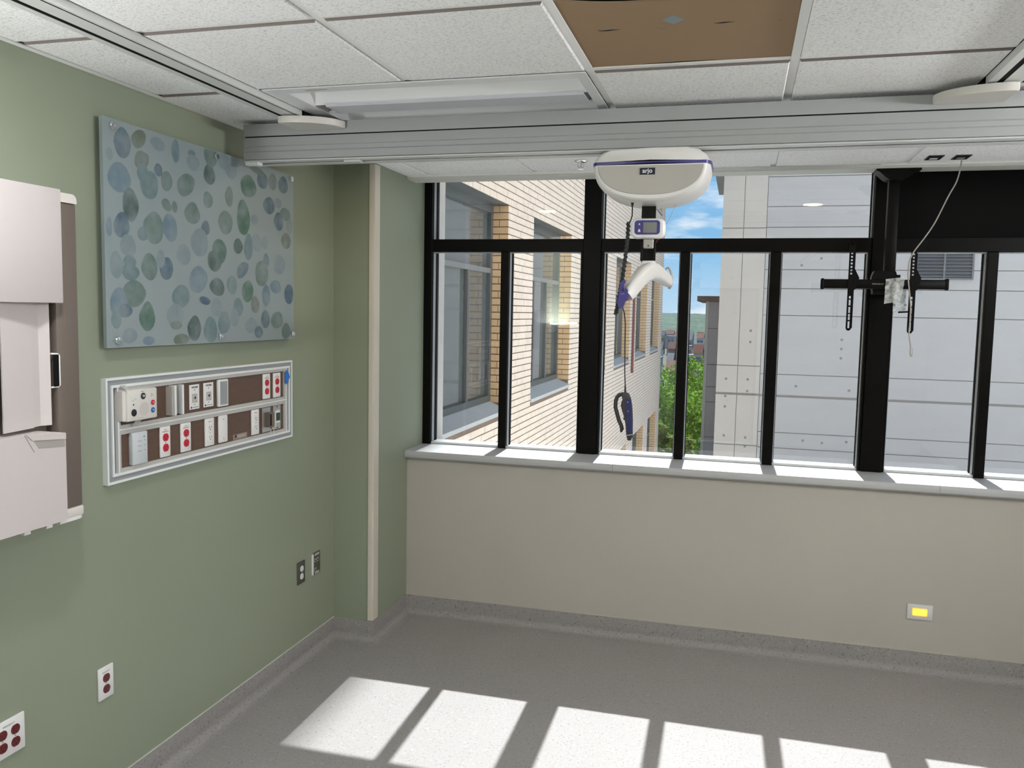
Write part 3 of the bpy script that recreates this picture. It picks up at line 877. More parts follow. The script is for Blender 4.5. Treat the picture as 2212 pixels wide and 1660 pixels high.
# ================================================================== TV MOUNT
tv = thing('tv_mount', 'black ceiling pole television mount without a screen in front of the window', 'tv mount', (2.775, 0.03, 2.508))
TVB = mat('satin_black_steel', (0.004, 0.004, 0.004), 0.42, spec=0.1)
mesh_obj('ceiling_plate', MB().prism([(2.682, 2.508), (2.682, 2.498), (2.695, 2.494), (2.725, 2.466), (2.745, 2.455), (2.808, 2.455), (2.83, 2.466), (2.86, 2.494), (2.884, 2.498), (2.884, 2.508)], 'y', -0.028, 0.090), TVB, tv)
mesh_obj('pole', MB().rbox(2.747, 2.799, 0.012, 0.062, 1.915, 2.46, 0.006, 2), TVB, tv)
mesh_obj('mount_head', MB().prism([(2.690, 1.985), (2.702, 2.014), (2.800, 2.014), (2.806, 1.996), (2.822, 1.996), (2.822, 1.985), (2.800, 1.90), (2.70, 1.90)], 'y', 0.006, 0.066), TVB, tv)
mesh_obj('cross_rail', MB().rbox(2.462, 3.026, -0.022, 0.010, 1.925, 1.972, 0.006, 2), TVB, tv)
mesh_obj('end_cap', MB().rbox(2.452, 2.468, -0.026, 0.014, 1.920, 1.976, 0.006, 2), TVB, tv)
mesh_obj('end_cap', MB().rbox(3.020, 3.036, -0.026, 0.014, 1.921, 1.978, 0.006, 2), TVB, tv)
text_obj('maker_lettering', 'PEERLESS-AV', 0.0095, GREYINK, tv, (2.717, -0.0225, 1.949), *FRONT_TXT)
def arm(x, zt, zb):
    """perforated upright: two flanges joined by webs, open holes and slots between them"""
    mb = MB()
    y0_, y1_ = -0.034, -0.029
    a0_, a1_, b0_, b1_ = x - 0.0125, x - 0.0045, x + 0.0045, x + 0.0135
    ztop, zbot = zt - 0.010, zb + 0.012
    mb.box(a0_, a1_, y0_, y1_, zbot, ztop).box(b0_, b1_, y0_, y1_, zbot, ztop)
    cuts = []
    z = zt - 0.012
    while z > 1.995:
        cuts.append((z - 0.0085, z)); z -= 0.0165
    cuts += [(1.876, 1.888), (1.842, 1.870), (1.805, 1.834), (1.770, 1.799), (zb + 0.010, 1.763)]
    prev = zt - 0.002
    for (c0, c1) in cuts:
        if prev > c1:
            mb.box(a1_, b0_, y0_, y1_, c1, prev)
        prev = c0
    mb.box(a1_, b0_, y0_, y1_, zb, prev)
    mb.prism([(x - 0.0125, ztop), (x - 0.009, zt - 0.003), (x, zt), (x + 0.009, zt - 0.003), (x + 0.0135, ztop)], 'y', y0_, y1_)
    mb.prism([(x - 0.0125, zbot), (x - 0.009, zb + 0.003), (x, zb), (x + 0.009, zb + 0.003), (x + 0.0135, zbot)], 'y', y0_, y1_)
    # folded side web and hook over the rail
    mb.box(x + 0.0135, x + 0.0165, -0.034, -0.012, zb + 0.012, zt - 0.012)
    mb.prism([(x + 0.014, 2.03), (x + 0.040, 1.978), (x + 0.026, 1.925), (x + 0.014, 1.915)], 'y', -0.026, -0.022)
    return mesh_obj('upright', mb, TVB, tv)
arm(2.590, 2.147, 1.717)
arm(2.871, 2.110, 1.709)
mesh_obj('locking_bolt', MB().cyl((2.815, -0.03, 1.812), (2.858, -0.03, 1.815), 0.0042, n=10), TVB, tv)
for (a, b) in ((2.794, 1.848), (2.846, 1.848)):
    R = [(a + 0.0045 * math.cos(t), -0.03, b + 0.0045 * math.sin(t)) for t in [2 * math.pi * k / 12 for k in range(13)]]
    mesh_obj('pull_ring', MB().tube(R, 0.0013, 5), TVB, tv)

# hardware bag
bgth = thing('hardware_bag', 'crumpled clear plastic hardware bag taped to the television mount', 'plastic bag', (2.79, -0.045, 1.90))
FILM = bpy.data.materials.new('clear_crumpled_film'); FILM.use_nodes = True
t_ = FILM.node_tree; t_.nodes.clear()
o_ = t_.nodes.new('ShaderNodeOutputMaterial'); tr_ = t_.nodes.new('ShaderNodeBsdfTransparent'); pr_ = t_.nodes.new('ShaderNodeBsdfPrincipled')
pr_.inputs['Base Color'].default_value = (0.62, 0.66, 0.66, 1); pr_.inputs['Roughness'].default_value = 0.15
nz_ = t_.nodes.new('ShaderNodeTexNoise'); nz_.inputs['Scale'].default_value = 42; nz_.inputs['Detail'].default_value = 4
ge_ = t_.nodes.new('ShaderNodeNewGeometry'); t_.links.new(ge_.outputs['Position'], nz_.inputs['Vector'])
mr_ = t_.nodes.new('ShaderNodeMapRange'); mr_.inputs['From Min'].default_value = 0.35; mr_.inputs['From Max'].default_value = 0.7; mr_.inputs['To Min'].default_value = 0.15; mr_.inputs['To Max'].default_value = 0.75
t_.links.new(nz_.outputs['Fac'], mr_.inputs['Value'])
bp_ = t_.nodes.new('ShaderNodeBump'); bp_.inputs['Strength'].default_value = 0.8; bp_.inputs['Distance'].default_value = 0.01
t_.links.new(nz_.outputs['Fac'], bp_.inputs['Height']); t_.links.new(bp_.outputs[0], pr_.inputs['Normal'])
ms_ = t_.nodes.new('ShaderNodeMixShader'); t_.links.new(mr_.outputs[0], ms_.inputs[0]); t_.links.new(tr_.outputs[0], ms_.inputs[1]); t_.links.new(pr_.outputs[0], ms_.inputs[2]); t_.links.new(ms_.outputs[0], o_.inputs['Surface'])
def film(name, quad, y, n=9):
    a, b, c, d = [Vector((p[0], y, p[1])) for p in quad]
    vs, fs = [], []
    for j in range(n + 1):
        for i in range(n + 1):
            p = a.lerp(b, i / n).lerp(d.lerp(c, i / n), j / n)
            q = noise.noise(p * 45.0)
            vs.append((p.x + 0.002 * noise.noise(p * 60), p.y + 0.010 * q, p.z))
    for j in range(n):
        for i in range(n):
            k = j * (n + 1) + i
            fs.append((k, k + 1, k + n + 2, k + n + 1))
    vs2 = [(x, y_ + 0.004, z) for x, y_, z in vs]
    off = len(vs)
    mb = MB().add(vs, fs).add(vs2, [f[::-1] for f in fs])
    return mesh_obj(name, mb, FILM, bgth, smooth=80)
film('bag_front', [(2.748, 1.972), (2.836, 1.984), (2.819, 1.866), (2.747, 1.852)], -0.048)
film('bag_flap', [(2.790, 1.925), (2.850, 1.922), (2.853, 1.820), (2.794, 1.812)], -0.006)

# data cable
dc = thing('data_cable', 'white data cable hanging from the ceiling box past the television mount', 'cable', (3.03, -0.16, H))
CABLEW = mat('white_cable_jacket', (0.40, 0.38, 0.35), 0.5)
pts = [(3.022, -0.165, 2.530), (3.027, -0.15, 2.500), (3.020, -0.12, 2.428), (2.992, -0.09, 2.357), (2.949, -0.06, 2.242), (2.906, -0.052, 2.166), (2.868, -0.05, 2.108), (2.850, -0.05, 2.063), (2.846, -0.05, 2.010), (2.852, -0.046, 1.95), (2.866, -0.046, 1.85), (2.868, -0.046, 1.76), (2.866, -0.05, 1.714), (2.873, -0.05, 1.668), (2.878, -0.05, 1.640)]
fine = []
for i in range(len(pts) - 1):
    p0 = Vector(pts[max(i - 1, 0)]); p1 = Vector(pts[i]); p2 = Vector(pts[i + 1]); p3 = Vector(pts[min(i + 2, len(pts) - 1)])
    for k in range(4):
        t = k / 4
        fine.append(tuple(0.5 * ((2 * p1) + (p2 - p0) * t + (2 * p0 - 5 * p1 + 4 * p2 - p3) * t * t + (3 * p1 - p0 - 3 * p2 + p3) * t ** 3)))
fine.append(pts[-1])
mesh_obj('jacket', MB().tube(fine, 0.0032, 8), CABLEW, dc)
mesh_obj('plug', MB().rbox(2.8735, 2.8875, -0.056, -0.044, 1.606, 1.642, 0.003, 1), mat('plug_grey', (0.55, 0.50, 0.47), 0.5), dc)
mesh_obj('plug_tip', MB().rbox(2.8785, 2.8875, -0.054, -0.046, 1.596, 1.607, 0.001, 1), STEEL, dc)

# night light low on the window wall
nl = thing('night_light', 'small white louvred wall night light glowing orange on the beige wall', 'night light', (3.0, -0.004, 0.31))
mesh_obj('cover_plate', MB().rbox(2.942, 3.060, -0.007, 0.0, 0.273, 0.352, 0.003, 2), mat('night_plate', (0.66, 0.66, 0.67), 0.4), nl)
mesh_obj('lamp_cavity', MB().prism(rrect(3.0, 0.313, 0.0345, 0.019, 0.006), 'y', -0.0085, -0.0068), mat('amber_glow', (0.6, 0.2, 0.02), 0.5, emit=(1.0, 0.30, 0.015), estr=0.9), nl)
for k in range(4):
    z = 0.3255 - k * 0.0085
    mesh_obj('louvre', MB().prism([(-0.0125, z - 0.0018), (-0.0125, z - 0.0002), (-0.0085, z + 0.0022), (-0.0085, z + 0.0006)], 'x', 2.9675, 3.0325), mat('amber_bright', (0.8, 0.45, 0.05), 0.5, emit=(1.0, 0.62, 0.06), estr=1.0), nl)

# ================================================================== LEFT WALL
# ---- printed glass art panel
ap = thing('glass_art_panel', 'frosted glass wall panel printed with blue and green leaves', 'wall art', (0.0, -1.55, 1.63))
PY0, PY1, PZ0, PZ1 = -2.161, -0.939, 1.631, 2.393
mesh_obj('printed_glass', MB().box(0.020, 0.0325, PY0, PY1, PZ0, PZ1), mat('frosted_print', (0.275, 0.328, 0.338), 0.4, spec=0.35, var=0.10, vscale=2.6), ap)
LEAVES = [(-2.068,2.323,0.042,0.052,0,'D'),(-1.988,2.351,0.041,0.03,-30,'O'),(-1.975,2.283,0.041,0.031,-20,'O'),(-2.086,2.205,0.056,0.049,0,'B'),(-1.935,2.202,0.047,0.052,15,'T'),(-1.887,2.262,0.023,0.024,0,'D'),(-1.969,2.238,0.031,0.036,0,'T'),(-1.843,2.229,0.033,0.036,0,'G'),(-1.733,2.232,0.057,0.041,-20,'G'),(-1.585,2.294,0.038,0.04,0,'K'),(-1.574,2.376,0.043,0.052,0,'G'),(-1.79,2.347,0.024,0.043,0,'T'),(-1.695,2.354,0.023,0.016,0,'T'),(-1.687,2.322,0.041,0.031,0,'L'),(-2.035,2.12,0.04,0.056,0,'K'),(-2.08,2.048,0.039,0.045,0,'D'),(-2.05,1.981,0.04,0.04,0,'L'),(-1.916,2.054,0.055,0.057,20,'G'),(-1.827,2.063,0.042,0.051,-15,'B'),(-1.974,2.028,0.03,0.026,0,'T'),(-1.845,2.144,0.03,0.021,30,'G'),(-1.8,2.142,0.017,0.021,0,'G'),(-1.695,2.132,0.049,0.042,0,'G'),(-1.597,2.195,0.033,0.034,-30,'G'),(-1.453,2.226,0.029,0.042,10,'G'),(-1.48,2.118,0.051,0.047,0,'G'),(-1.313,2.288,0.061,0.048,0,'E'),(-1.353,2.153,0.049,0.077,0,'E'),(-1.316,2.033,0.033,0.056,0,'T'),(-1.613,2.084,0.028,0.028,0,'D'),(-1.652,2.024,0.056,0.057,0,'L'),(-1.523,1.999,0.048,0.05,0,'E'),(-1.558,1.958,0.047,0.041,10,'K'),(-1.393,2.03,0.034,0.032,0,'K'),(-1.362,1.933,0.049,0.03,-30,'D'),(-1.752,1.971,0.043,0.041,0,'L'),(-1.943,1.914,0.043,0.047,0,'G'),(-1.851,1.913,0.039,0.042,0,'D'),(-2.044,1.926,0.033,0.023,0,'T'),(-2.041,1.891,0.044,0.03,0,'T'),(-2.109,1.912,0.032,0.045,0,'L'),(-1.664,1.881,0.06,0.051,-30,'B'),(-1.54,1.856,0.051,0.037,0,'K'),(-1.438,1.866,0.036,0.039,0,'T'),(-1.324,1.844,0.043,0.047,15,'E'),(-1.214,1.925,0.053,0.058,0,'G'),(-1.178,1.985,0.026,0.032,0,'T'),(-1.066,1.972,0.051,0.043,-20,'L'),(-1.099,1.871,0.048,0.03,0,'B'),(-0.983,1.84,0.04,0.048,0,'D'),(-1.179,1.829,0.034,0.049,0,'B'),(-2.025,1.817,0.059,0.046,0,'G'),(-2.102,1.788,0.042,0.05,0,'B'),(-2.071,1.758,0.036,0.025,0,'D'),(-1.959,1.738,0.042,0.052,0,'E'),(-1.769,1.813,0.052,0.042,0,'T'),(-1.805,1.743,0.051,0.044,0,'L'),(-1.624,1.799,0.036,0.016,10,'D'),(-1.547,1.773,0.04,0.036,0,'L'),(-1.397,1.775,0.037,0.04,0,'T'),(-1.497,1.713,0.041,0.048,0,'T'),(-1.588,1.685,0.044,0.053,0,'T'),(-1.691,1.692,0.043,0.048,0,'K'),(-1.801,1.705,0.034,0.017,0,'O'),(-1.772,1.651,0.048,0.022,0,'O'),(-1.268,1.789,0.032,0.038,-15,'O'),(-1.186,1.724,0.036,0.039,-10,'D'),(-1.088,1.72,0.051,0.039,0,'G'),(-1.298,1.699,0.047,0.035,0,'L'),(-1.241,1.669,0.035,0.026,0,'D'),(-1.01,1.669,0.04,0.037,0,'G'),(-2.051,1.671,0.037,0.028,0,'L'),(-1.954,1.651,0.032,0.016,0,'B'),(-2.114,1.728,0.024,0.03,0,'T'),(-1.151,2.227,0.048,0.038,0,'D'),(-1.076,2.247,0.032,0.023,0,'L'),(-1.203,2.329,0.045,0.035,0,'D'),(-1.119,2.335,0.034,0.036,0,'G'),(-1.031,2.335,0.041,0.04,0,'D'),(-1.013,2.204,0.046,0.03,0,'G'),(-1.071,2.165,0.038,0.04,0,'D'),(-1.007,2.084,0.042,0.037,0,'O'),(-0.974,2.155,0.027,0.034,0,'L'),(-1.253,2.057,0.04,0.041,0,'L'),(-1.189,2.062,0.027,0.029,0,'L'),(-1.269,2.153,0.029,0.022,0,'L'),(-1.244,2.364,0.057,0.016,0,'G'),(-1.888,2.353,0.04,0.023,0,'L'),(-1.486,2.362,0.045,0.032,0,'L'),(-1.435,2.33,0.036,0.032,0,'L'),(-1.424,1.731,0.032,0.037,0,'L'),(-1.883,1.946,0.024,0.032,0,'L'),(-2.132,2.275,0.017,0.021,0,'L'),(-2.139,2.037,0.014,0.034,0,'B')]
def print_ink(name, col, a):
    if name in MATS: return MATS[name]
    mt = bpy.data.materials.new(name); mt.use_nodes = True
    t = mt.node_tree
    b = t.nodes['Principled BSDF']
    b.inputs['Roughness'].default_value = 0.4
    b.inputs['Specular IOR Level'].default_value = 0.35
    g = t.nodes.new('ShaderNodeNewGeometry'); n = t.nodes.new('ShaderNodeTexNoise'); n.inputs['Scale'].default_value = 16.0
    t.links.new(g.outputs['Position'], n.inputs['Vector'])
    r = t.nodes.new('ShaderNodeMapRange'); r.inputs['From Min'].default_value = 0.3; r.inputs['From Max'].default_value = 0.7
    r.inputs['To Min'].default_value = a * 0.5; r.inputs['To Max'].default_value = min(1, a * 1.2)
    t.links.new(n.outputs['Fac'], r.inputs['Value'])
    mx_ = t.nodes.new('ShaderNodeMix'); mx_.data_type = 'RGBA'
    mx_.inputs[6].default_value = (0.275, 0.328, 0.338, 1); mx_.inputs[7].default_value = (*col, 1)
    t.links.new(r.outputs[0], mx_.inputs['Factor']); t.links.new(mx_.outputs[2], b.inputs['Base Color'])
    MATS[name] = mt
    return mt
INKS = {'D': print_ink('ink_slate_blue', (0.075, 0.125, 0.175), 0.85), 'O': print_ink('ink_olive', (0.13, 0.15, 0.11), 0.75), 'B': print_ink('ink_blue', (0.12, 0.19, 0.25), 0.75),
        'T': print_ink('ink_teal', (0.11, 0.18, 0.20), 0.75), 'G': print_ink('ink_sage', (0.11, 0.17, 0.15), 0.78), 'E': print_ink('ink_green', (0.07, 0.145, 0.105), 0.85),
        'K': print_ink('ink_dark_sage', (0.07, 0.11, 0.10), 0.85), 'L': print_ink('ink_pale', (0.17, 0.23, 0.26), 0.6)}
for i, (cy, cz, ry, rz, ro, k) in enumerate(LEAVES):
    rr_ = random.Random(i)
    n = 20
    P = []
    tip = rr_.uniform(0.0, 0.35)
    ang = math.radians(-ro + rr_.uniform(-8, 8))
    for j in range(n):
        a = 2 * math.pi * j / n
        u, v = math.cos(a), math.sin(a)
        u *= (1 - tip * max(0, v) * 0.8) * (1 + 0.05 * math.sin(3 * a + i))
        v *= 1 + 0.04 * math.sin(2 * a + i * 1.7)
        y_, z_ = ry * u, rz * v
        P.append((min(PY1 - 0.003, max(PY0 + 0.003, cy + y_ * math.cos(ang) - z_ * math.sin(ang))), min(PZ1 - 0.003, max(PZ0 + 0.003, cz + y_ * math.sin(ang) + z_ * math.cos(ang)))))
    xx = 0.0326 + i * 0.00001
    mesh_obj('leaf_motif', MB().add([(xx, p[0], p[1]) for p in P], [tuple(range(n))]), INKS[k], ap, smooth=0)
for (y, z) in ((-2.12, 2.369), (-1.544, 2.371), (-0.965, 2.371), (-2.116, 1.657), (-1.53, 1.657), (-0.958, 1.656)):
    mesh_obj('standoff', MB().lathe((0, y, z), [(0.009, 0.0), (0.009, 0.033), (0.0125, 0.033), (0.0125, 0.041), (0.011, 0.043), (0.001, 0.0435)], 18, 'x'), CHROME, ap)

# ---- headwall console
hwt = thing('headwall_console', 'white framed headwall console with two brown woodgrain rows of outlets', 'headwall', (0, -1.545, 1.16))
FY0, FY1, FZ0, FZ1 = -2.156, -0.931, 1.162, 1.528
def ring_frame(name, y0, y1, z0, z1, t, xa, xb, m_):
    """four mitred lengths of a rectangular frame"""
    o = [(y0, z0), (y1, z0), (y1, z1), (y0, z1)]
    n = [(y0 + t, z0 + t), (y1 - t, z0 + t), (y1 - t, z1 - t), (y0 + t, z1 - t)]
    for k in range(4):
        j = (k + 1) % 4
        mesh_obj(name, MB().prism([o[k], o[j], n[j], n[k]], 'x', xa, xb), m_, hwt)
ring_frame('outer_trim', FY0, FY1, FZ0, FZ1, 0.008, 0.0, 0.020, HW_W)
ring_frame('grey_band', FY0 + 0.008, FY1 - 0.008, FZ0 + 0.008, FZ1 - 0.008, 0.017, 0.0, 0.016, HW_G)
ring_frame('inner_trim', FY0 + 0.025, FY1 - 0.025, FZ0 + 0.025, FZ1 - 0.025, 0.009, 0.0, 0.021, HW_W)
IY0, IY1, IZ0, IZ1 = FY0 + 0.034, FY1 - 0.034, FZ0 + 0.034, FZ1 - 0.034
mesh_obj('equipment_slot', MB().box(0.0, 0.006, -2.119, -2.102, IZ0, IZ1), BLACKP, hwt)
mesh_obj('equipment_slot', MB().box(0.0, 0.006, -0.983, -0.967, IZ0, IZ1), mat('dark_navy_slot', (0.012, 0.015, 0.06), 0.5), hwt)
mesh_obj('slot_edge', MB().box(0.0, 0.020, -2.102, -2.096, IZ0, IZ1), HW_W, hwt)
mesh_obj('slot_edge', MB().box(0.0, 0.020, -0.989, -0.983, IZ0, IZ1), HW_W, hwt)
for (z0, z1) in ((IZ0, 1.210), (1.481, IZ1)):
    mesh_obj('raceway_rail', MB().prism([(0.0, z0), (0.018, z0), (0.018, z1), (0.0, z1)], 'y', -2.096, -0.989), HW_L, hwt)
mesh_obj('raceway_rail', MB().box(0.0, 0.018, -2.096, -0.989, 1.328, 1.343), HW_L, hwt)
mesh_obj('raceway_rail', MB().box(0.0, 0.018, -2.096, -0.989, 1.3475, 1.361), HW_L, hwt)
mesh_obj('bright_rib', MB().box(0.0, 0.020, -2.096, -0.989, 1.343, 1.3475), HW_W, hwt)
for (y0, y1) in ((-2.096, -2.086), (-1.006, -0.989)):
    for (z0, z1) in ((1.210, 1.328), (1.361, 1.481)):
        mesh_obj('end_stile', MB().box(0.0, 0.018, y0, y1, z0, z1), HW_L, hwt)
mesh_obj('woodgrain_panel', MB().box(0.0, 0.012, -2.086, -1.006, 1.361, 1.481), WOOD, hwt)
mesh_obj('woodgrain_panel', MB().box(0.0, 0.012, -2.086, -1.006, 1.210, 1.328), WOOD, hwt)

def recep_shape(cy, cz, r=0.0168):
    P = []
    for k in range(28):
        a = 2 * math.pi * k / 28
        P.append((cy + r * math.cos(a), cz + max(-0.0142, min(0.0142, r * math.sin(a)))))
    return P
def duplex(name, x, y0, y1, z0, z1, label, recm, group, text=None, platem=WHITE_P, ganged=1, slotm=BLACKP, th=0.007):
    cz = (z0 + z1) / 2
    t = thing(name, label, 'outlet', (x, (y0 + y1) / 2, z0), group=group)
    mesh_obj('cover_plate', MB().rbox(x, x + th, y0, y1, z0, z1, 0.003, 2), platem, t)
    gw = (y1 - y0) / ganged
    for gidx in range(ganged):
        cy = y0 + gw * (gidx + 0.5)
        if ganged > 1:
            cy = (y0 + y1) / 2 + (gidx - 0.5) * 0.046
        off = -0.003 if text else 0.0
        for s in (1, -1):
            zc = cz + off + s * 0.0195
            r = mesh_obj('receptacle', MB().prism(recep_shape(cy, zc, 0.0158), 'x', x + th - 0.001, x + th + 0.0022), recm, t)
            xs = x + th + 0.0022
            sl = MB().box(xs, xs + 0.0004, cy - 0.0072, cy - 0.0052, zc - 0.001, zc + 0.0065)
            mesh_obj('slot', sl, slotm, r)
            mesh_obj('slot', MB().box(xs, xs + 0.0004, cy + 0.0052, cy + 0.0072, zc + 0.0, zc + 0.0065), slotm, r)
            mesh_obj('ground_hole', MB().lathe((xs, cy, zc - 0.0065), [(0.0027, 0.0), (0.0027, 0.0004), (0.0005, 0.0005)], 8, 'x'), slotm, r)
        mesh_obj('screw', MB().lathe((x + th, cy, cz + off), [(0.0026, -0.001), (0.0026, 0.0012), (0.0008, 0.0014)], 10, 'x'), STEEL, t)
    if text:
        for tb, zz, sz, mm in text:
            text_obj('lettering', tb, sz, mm, t, (x + th + 0.0003, (y0 + y1) / 2, zz), *WALL_TXT)
    return t
XP = 0.012
EM = lambda zt: [('EMERGENCY', zt - 0.0215, 0.0062, REDINK), ('NORMAL', zt - 0.013, 0.0042, GREYINK)]
def em_text(zt): return [('EMERGENCY', zt - 0.0195, 0.0064, REDINK), ('CRITICAL', zt - 0.0125, 0.0040, GREYINK)]
RG = 'red duplex outlets in the headwall'
duplex('electrical_outlet', XP, -1.184, -1.125, 1.365, 1.478, 'white plate with two red receptacles, upper headwall row, left of the rightmost pair', RED, RG, em_text(1.478))
duplex('electrical_outlet', XP, -1.098, -1.036, 1.364, 1.477, 'white plate with two red receptacles, upper headwall row, beside the blue tape', RED, RG, em_text(1.477))
duplex('electrical_outlet', XP, -1.883, -1.825, 1.213, 1.328, 'white plate with two red receptacles, lower headwall row, next to the tall blank box', RED, RG, em_text(1.328))
duplex('electrical_outlet', XP, -1.763, -1.702, 1.214, 1.327, 'white plate with two red receptacles, lower headwall row, under the steel bracket', RED, RG, em_text(1.327))
WG = 'white duplex outlets in the headwall'
duplex('electrical_outlet', XP, -1.611, -1.551, 1.214, 1.327, 'white plate with two white receptacles under the oxygen plate', WHITE_P, WG, [('NORMAL', 1.313, 0.0052, GREYINK)])
duplex('electrical_outlet', XP, -1.277, -1.218, 1.214, 1.326, 'white plate with two white receptacles beside the steel box with ring', WHITE_P, WG, [('NORMAL', 1.312, 0.0052, GREYINK)])

# medical gas plates
def gas(y0, y1, z0, z1, name, label):
    t = thing('gas_outlet_plate', label, 'gas outlet', (XP, (y0 + y1) / 2, z0), group='medical gas plates in the headwall')
    cy = (y0 + y1) / 2; cz = (z0 + z1) / 2
    mesh_obj('cover_plate', MB().rbox(XP, XP + 0.004, y0, y1, z0, z1, 0.0015, 1), WHITE_P, t)
    mesh_obj('keyed_socket', MB().rbox(XP + 0.003, XP + 0.0065, cy - 0.0165, cy + 0.0165, cz - 0.022, cz + 0.013, 0.002, 1), HW_L, t)
    mesh_obj('port', MB().lathe((XP + 0.0065, cy, cz - 0.003), [(0.0050, -0.001), (0.0050, 0.0006), (0.001, 0.0007)], 14, 'x'), BLACKP, t)
    for (dy, dz, r) in ((0, 0.028, 0.003), (0, -0.030, 0.0028), (0.008, -0.018, 0.0022), (0, 0.009, 0.002)):
        mesh_obj('screw', MB().lathe((XP + 0.0040 + (0.0025 if abs(dz) < 0.02 else 0), cy + dy, cz + dz), [(r, -0.001), (r, 0.0007), (0.0005, 0.0008)], 10, 'x'), HW_G, t)
    text_obj('lettering', name, 0.0092, BLACKINK, t, (XP + 0.0043, cy, z1 - 0.0105), *WALL_TXT, bold=0.0003)
    mesh_obj('maker_dot', MB().lathe((XP + 0.004, y0 + 0.010, z0 + 0.008), [(0.0042, -0.001), (0.0042, 0.0004), (0.0005, 0.0005)], 12, 'x'), BLACKINK, t)
    mesh_obj('maker_bar', MB().box(XP + 0.004, XP + 0.0044, y0 + 0.017, y1 - 0.006, z0 + 0.0065, z0 + 0.0095), GREYINK, t)
gas(-1.704, -1.642, 1.373, 1.470, 'VACUUM', 'small white wall plate lettered VACUUM with a keyed gas port')
gas(-1.615, -1.550, 1.373, 1.471, 'OXYGEN', 'small white wall plate lettered OXYGEN with a keyed gas port')

# blank plates, bracket, switch
b1 = thing('blank_plate', 'raised bare steel blank plate right of the oxygen plate', 'blank plate', (XP, -1.49, 1.366), group='blank plates in the headwall')
mesh_obj('plate_body', MB().rbox(XP, XP + 0.012, -1.527, -1.457, 1.366, 1.478, 0.004, 2), HW_W, b1)
mesh_obj('plate_face', MB().box(XP + 0.012, XP + 0.0125, -1.516, -1.466, 1.374, 1.470), STEEL, b1)
for z in (1.464, 1.382):
    mesh_obj('screw', MB().lathe((XP + 0.0125, -1.491, z), [(0.0032, -0.001), (0.0032, 0.001), (0.0006, 0.0012)], 10, 'x'), CHROME, b1)
b2 = thing('blank_plate', 'glossy white blank plate with two screws right of the white outlet', 'blank plate', (XP, -1.49, 1.215), group='blank plates in the headwall')
mesh_obj('plate_body', MB().rbox(XP, XP + 0.009, -1.521, -1.460, 1.215, 1.328, 0.004, 2), WHITE_P, b2)
for z in (1.312, 1.231):
    mesh_obj('screw', MB().lathe((XP + 0.009, -1.490, z), [(0.0027, -0.001), (0.0027, 0.0008), (0.0006, 0.001)], 10, 'x'), HW_G, b2)
b3 = thing('junction_cover', 'tall light grey blank box with faint printed lines, lower headwall row', 'blank box', (XP, -2.0, 1.213))
mesh_obj('box_body', MB().rbox(XP, XP + 0.018, -2.044, -1.966, 1.213, 1.328, 0.003, 2), mat('pale_grey_box', (0.60, 0.64, 0.68), 0.4), b3)
for k, z in enumerate((1.295, 1.277, 1.259)):
    mesh_obj('printed_line', MB().box(XP + 0.018, XP + 0.0184, -2.018, -1.997, z, z + 0.0022), HW_G, b3)
    mesh_obj('indicator', MB().box(XP + 0.018, XP + 0.0186, -1.983, -1.979, z, z + 0.004), HW_G, b3)
mesh_obj('maker_mark', MB().prism([(-1.990, 1.307), (-1.978, 1.307), (-1.984, 1.314)], 'x', XP + 0.018, XP + 0.0185), GREYINK, b3)
br = thing('equipment_bracket', 'vertical bare steel slide bracket right of the nurse call speaker', 'bracket', (XP, -1.80, 1.368))
mesh_obj('back_plate', MB().box(XP, XP + 0.004, -1.826, -1.764, 1.368, 1.478), STEEL, br)
mesh_obj('channel_lip', MB().prism([(XP + 0.004, -1.826), (XP + 0.026, -1.822), (XP + 0.026, -1.812), (XP + 0.022, -1.812), (XP + 0.022, -1.818), (XP + 0.004, -1.820)], 'z', 1.366, 1.479), HW_W, br)
mesh_obj('channel_lip', MB().prism([(XP + 0.004, -1.764), (XP + 0.026, -1.768), (XP + 0.026, -1.778), (XP + 0.022, -1.778), (XP + 0.022, -1.772), (XP + 0.004, -1.770)], 'z', 1.366, 1.479), HW_W, br)
mesh_obj('side_flange', MB().box(XP, XP + 0.026, -1.840, -1.826, 1.368, 1.477), GREYP, br)
sbx = thing('handset_cradle', 'steel cradle box with a white pull ring at the lower right', 'cradle', (XP, -1.14, 1.212))
mesh_obj('cover_plate', MB().rbox(XP, XP + 0.003, -1.186, -1.118, 1.213, 1.325, 0.001, 1), STEEL, sbx)
mesh_obj('cradle_box', MB().box(XP + 0.003, XP + 0.030, -1.170, -1.130, 1.237, 1.302), mat('cradle_bronze', (0.20, 0.165, 0.135), 0.45, metal=0.4), sbx)
mesh_obj('cradle_cavity', MB().box(XP + 0.0302, XP + 0.0306, -1.166, -1.154, 1.243, 1.297), GAP, sbx)
mesh_obj('cradle_lip', MB().box(XP + 0.003, XP + 0.034, -1.130, -1.122, 1.235, 1.302), OFFW, sbx)
R = [(XP + 0.026, -1.142 + 0.014 * math.cos(t), 1.214 + 0.014 * math.sin(t)) for t in [2 * math.pi * k / 20 for k in range(21)]]
mesh_obj('pull_ring', MB().tube(R, 0.0012, 6), WHITE_P, sbx)
mesh_obj('pull_cord', MB().tube([(XP + 0.026, -1.142, 1.228), (XP + 0.025, -1.138, 1.238)], 0.0012, 6), WHITE_P, sbx)
sw = thing('rocker_switch', 'steel switch plate with a dark green rocker at the lower right end', 'switch', (XP, -1.062, 1.215))
mesh_obj('cover_plate', MB().rbox(XP, XP + 0.003, -1.094, -1.031, 1.215, 1.326, 0.001, 1), STEEL, sw)
mesh_obj('rocker', MB().rbox(XP + 0.003, XP + 0.012, -1.078, -1.048, 1.256, 1.290, 0.002, 1), GREENL, sw)
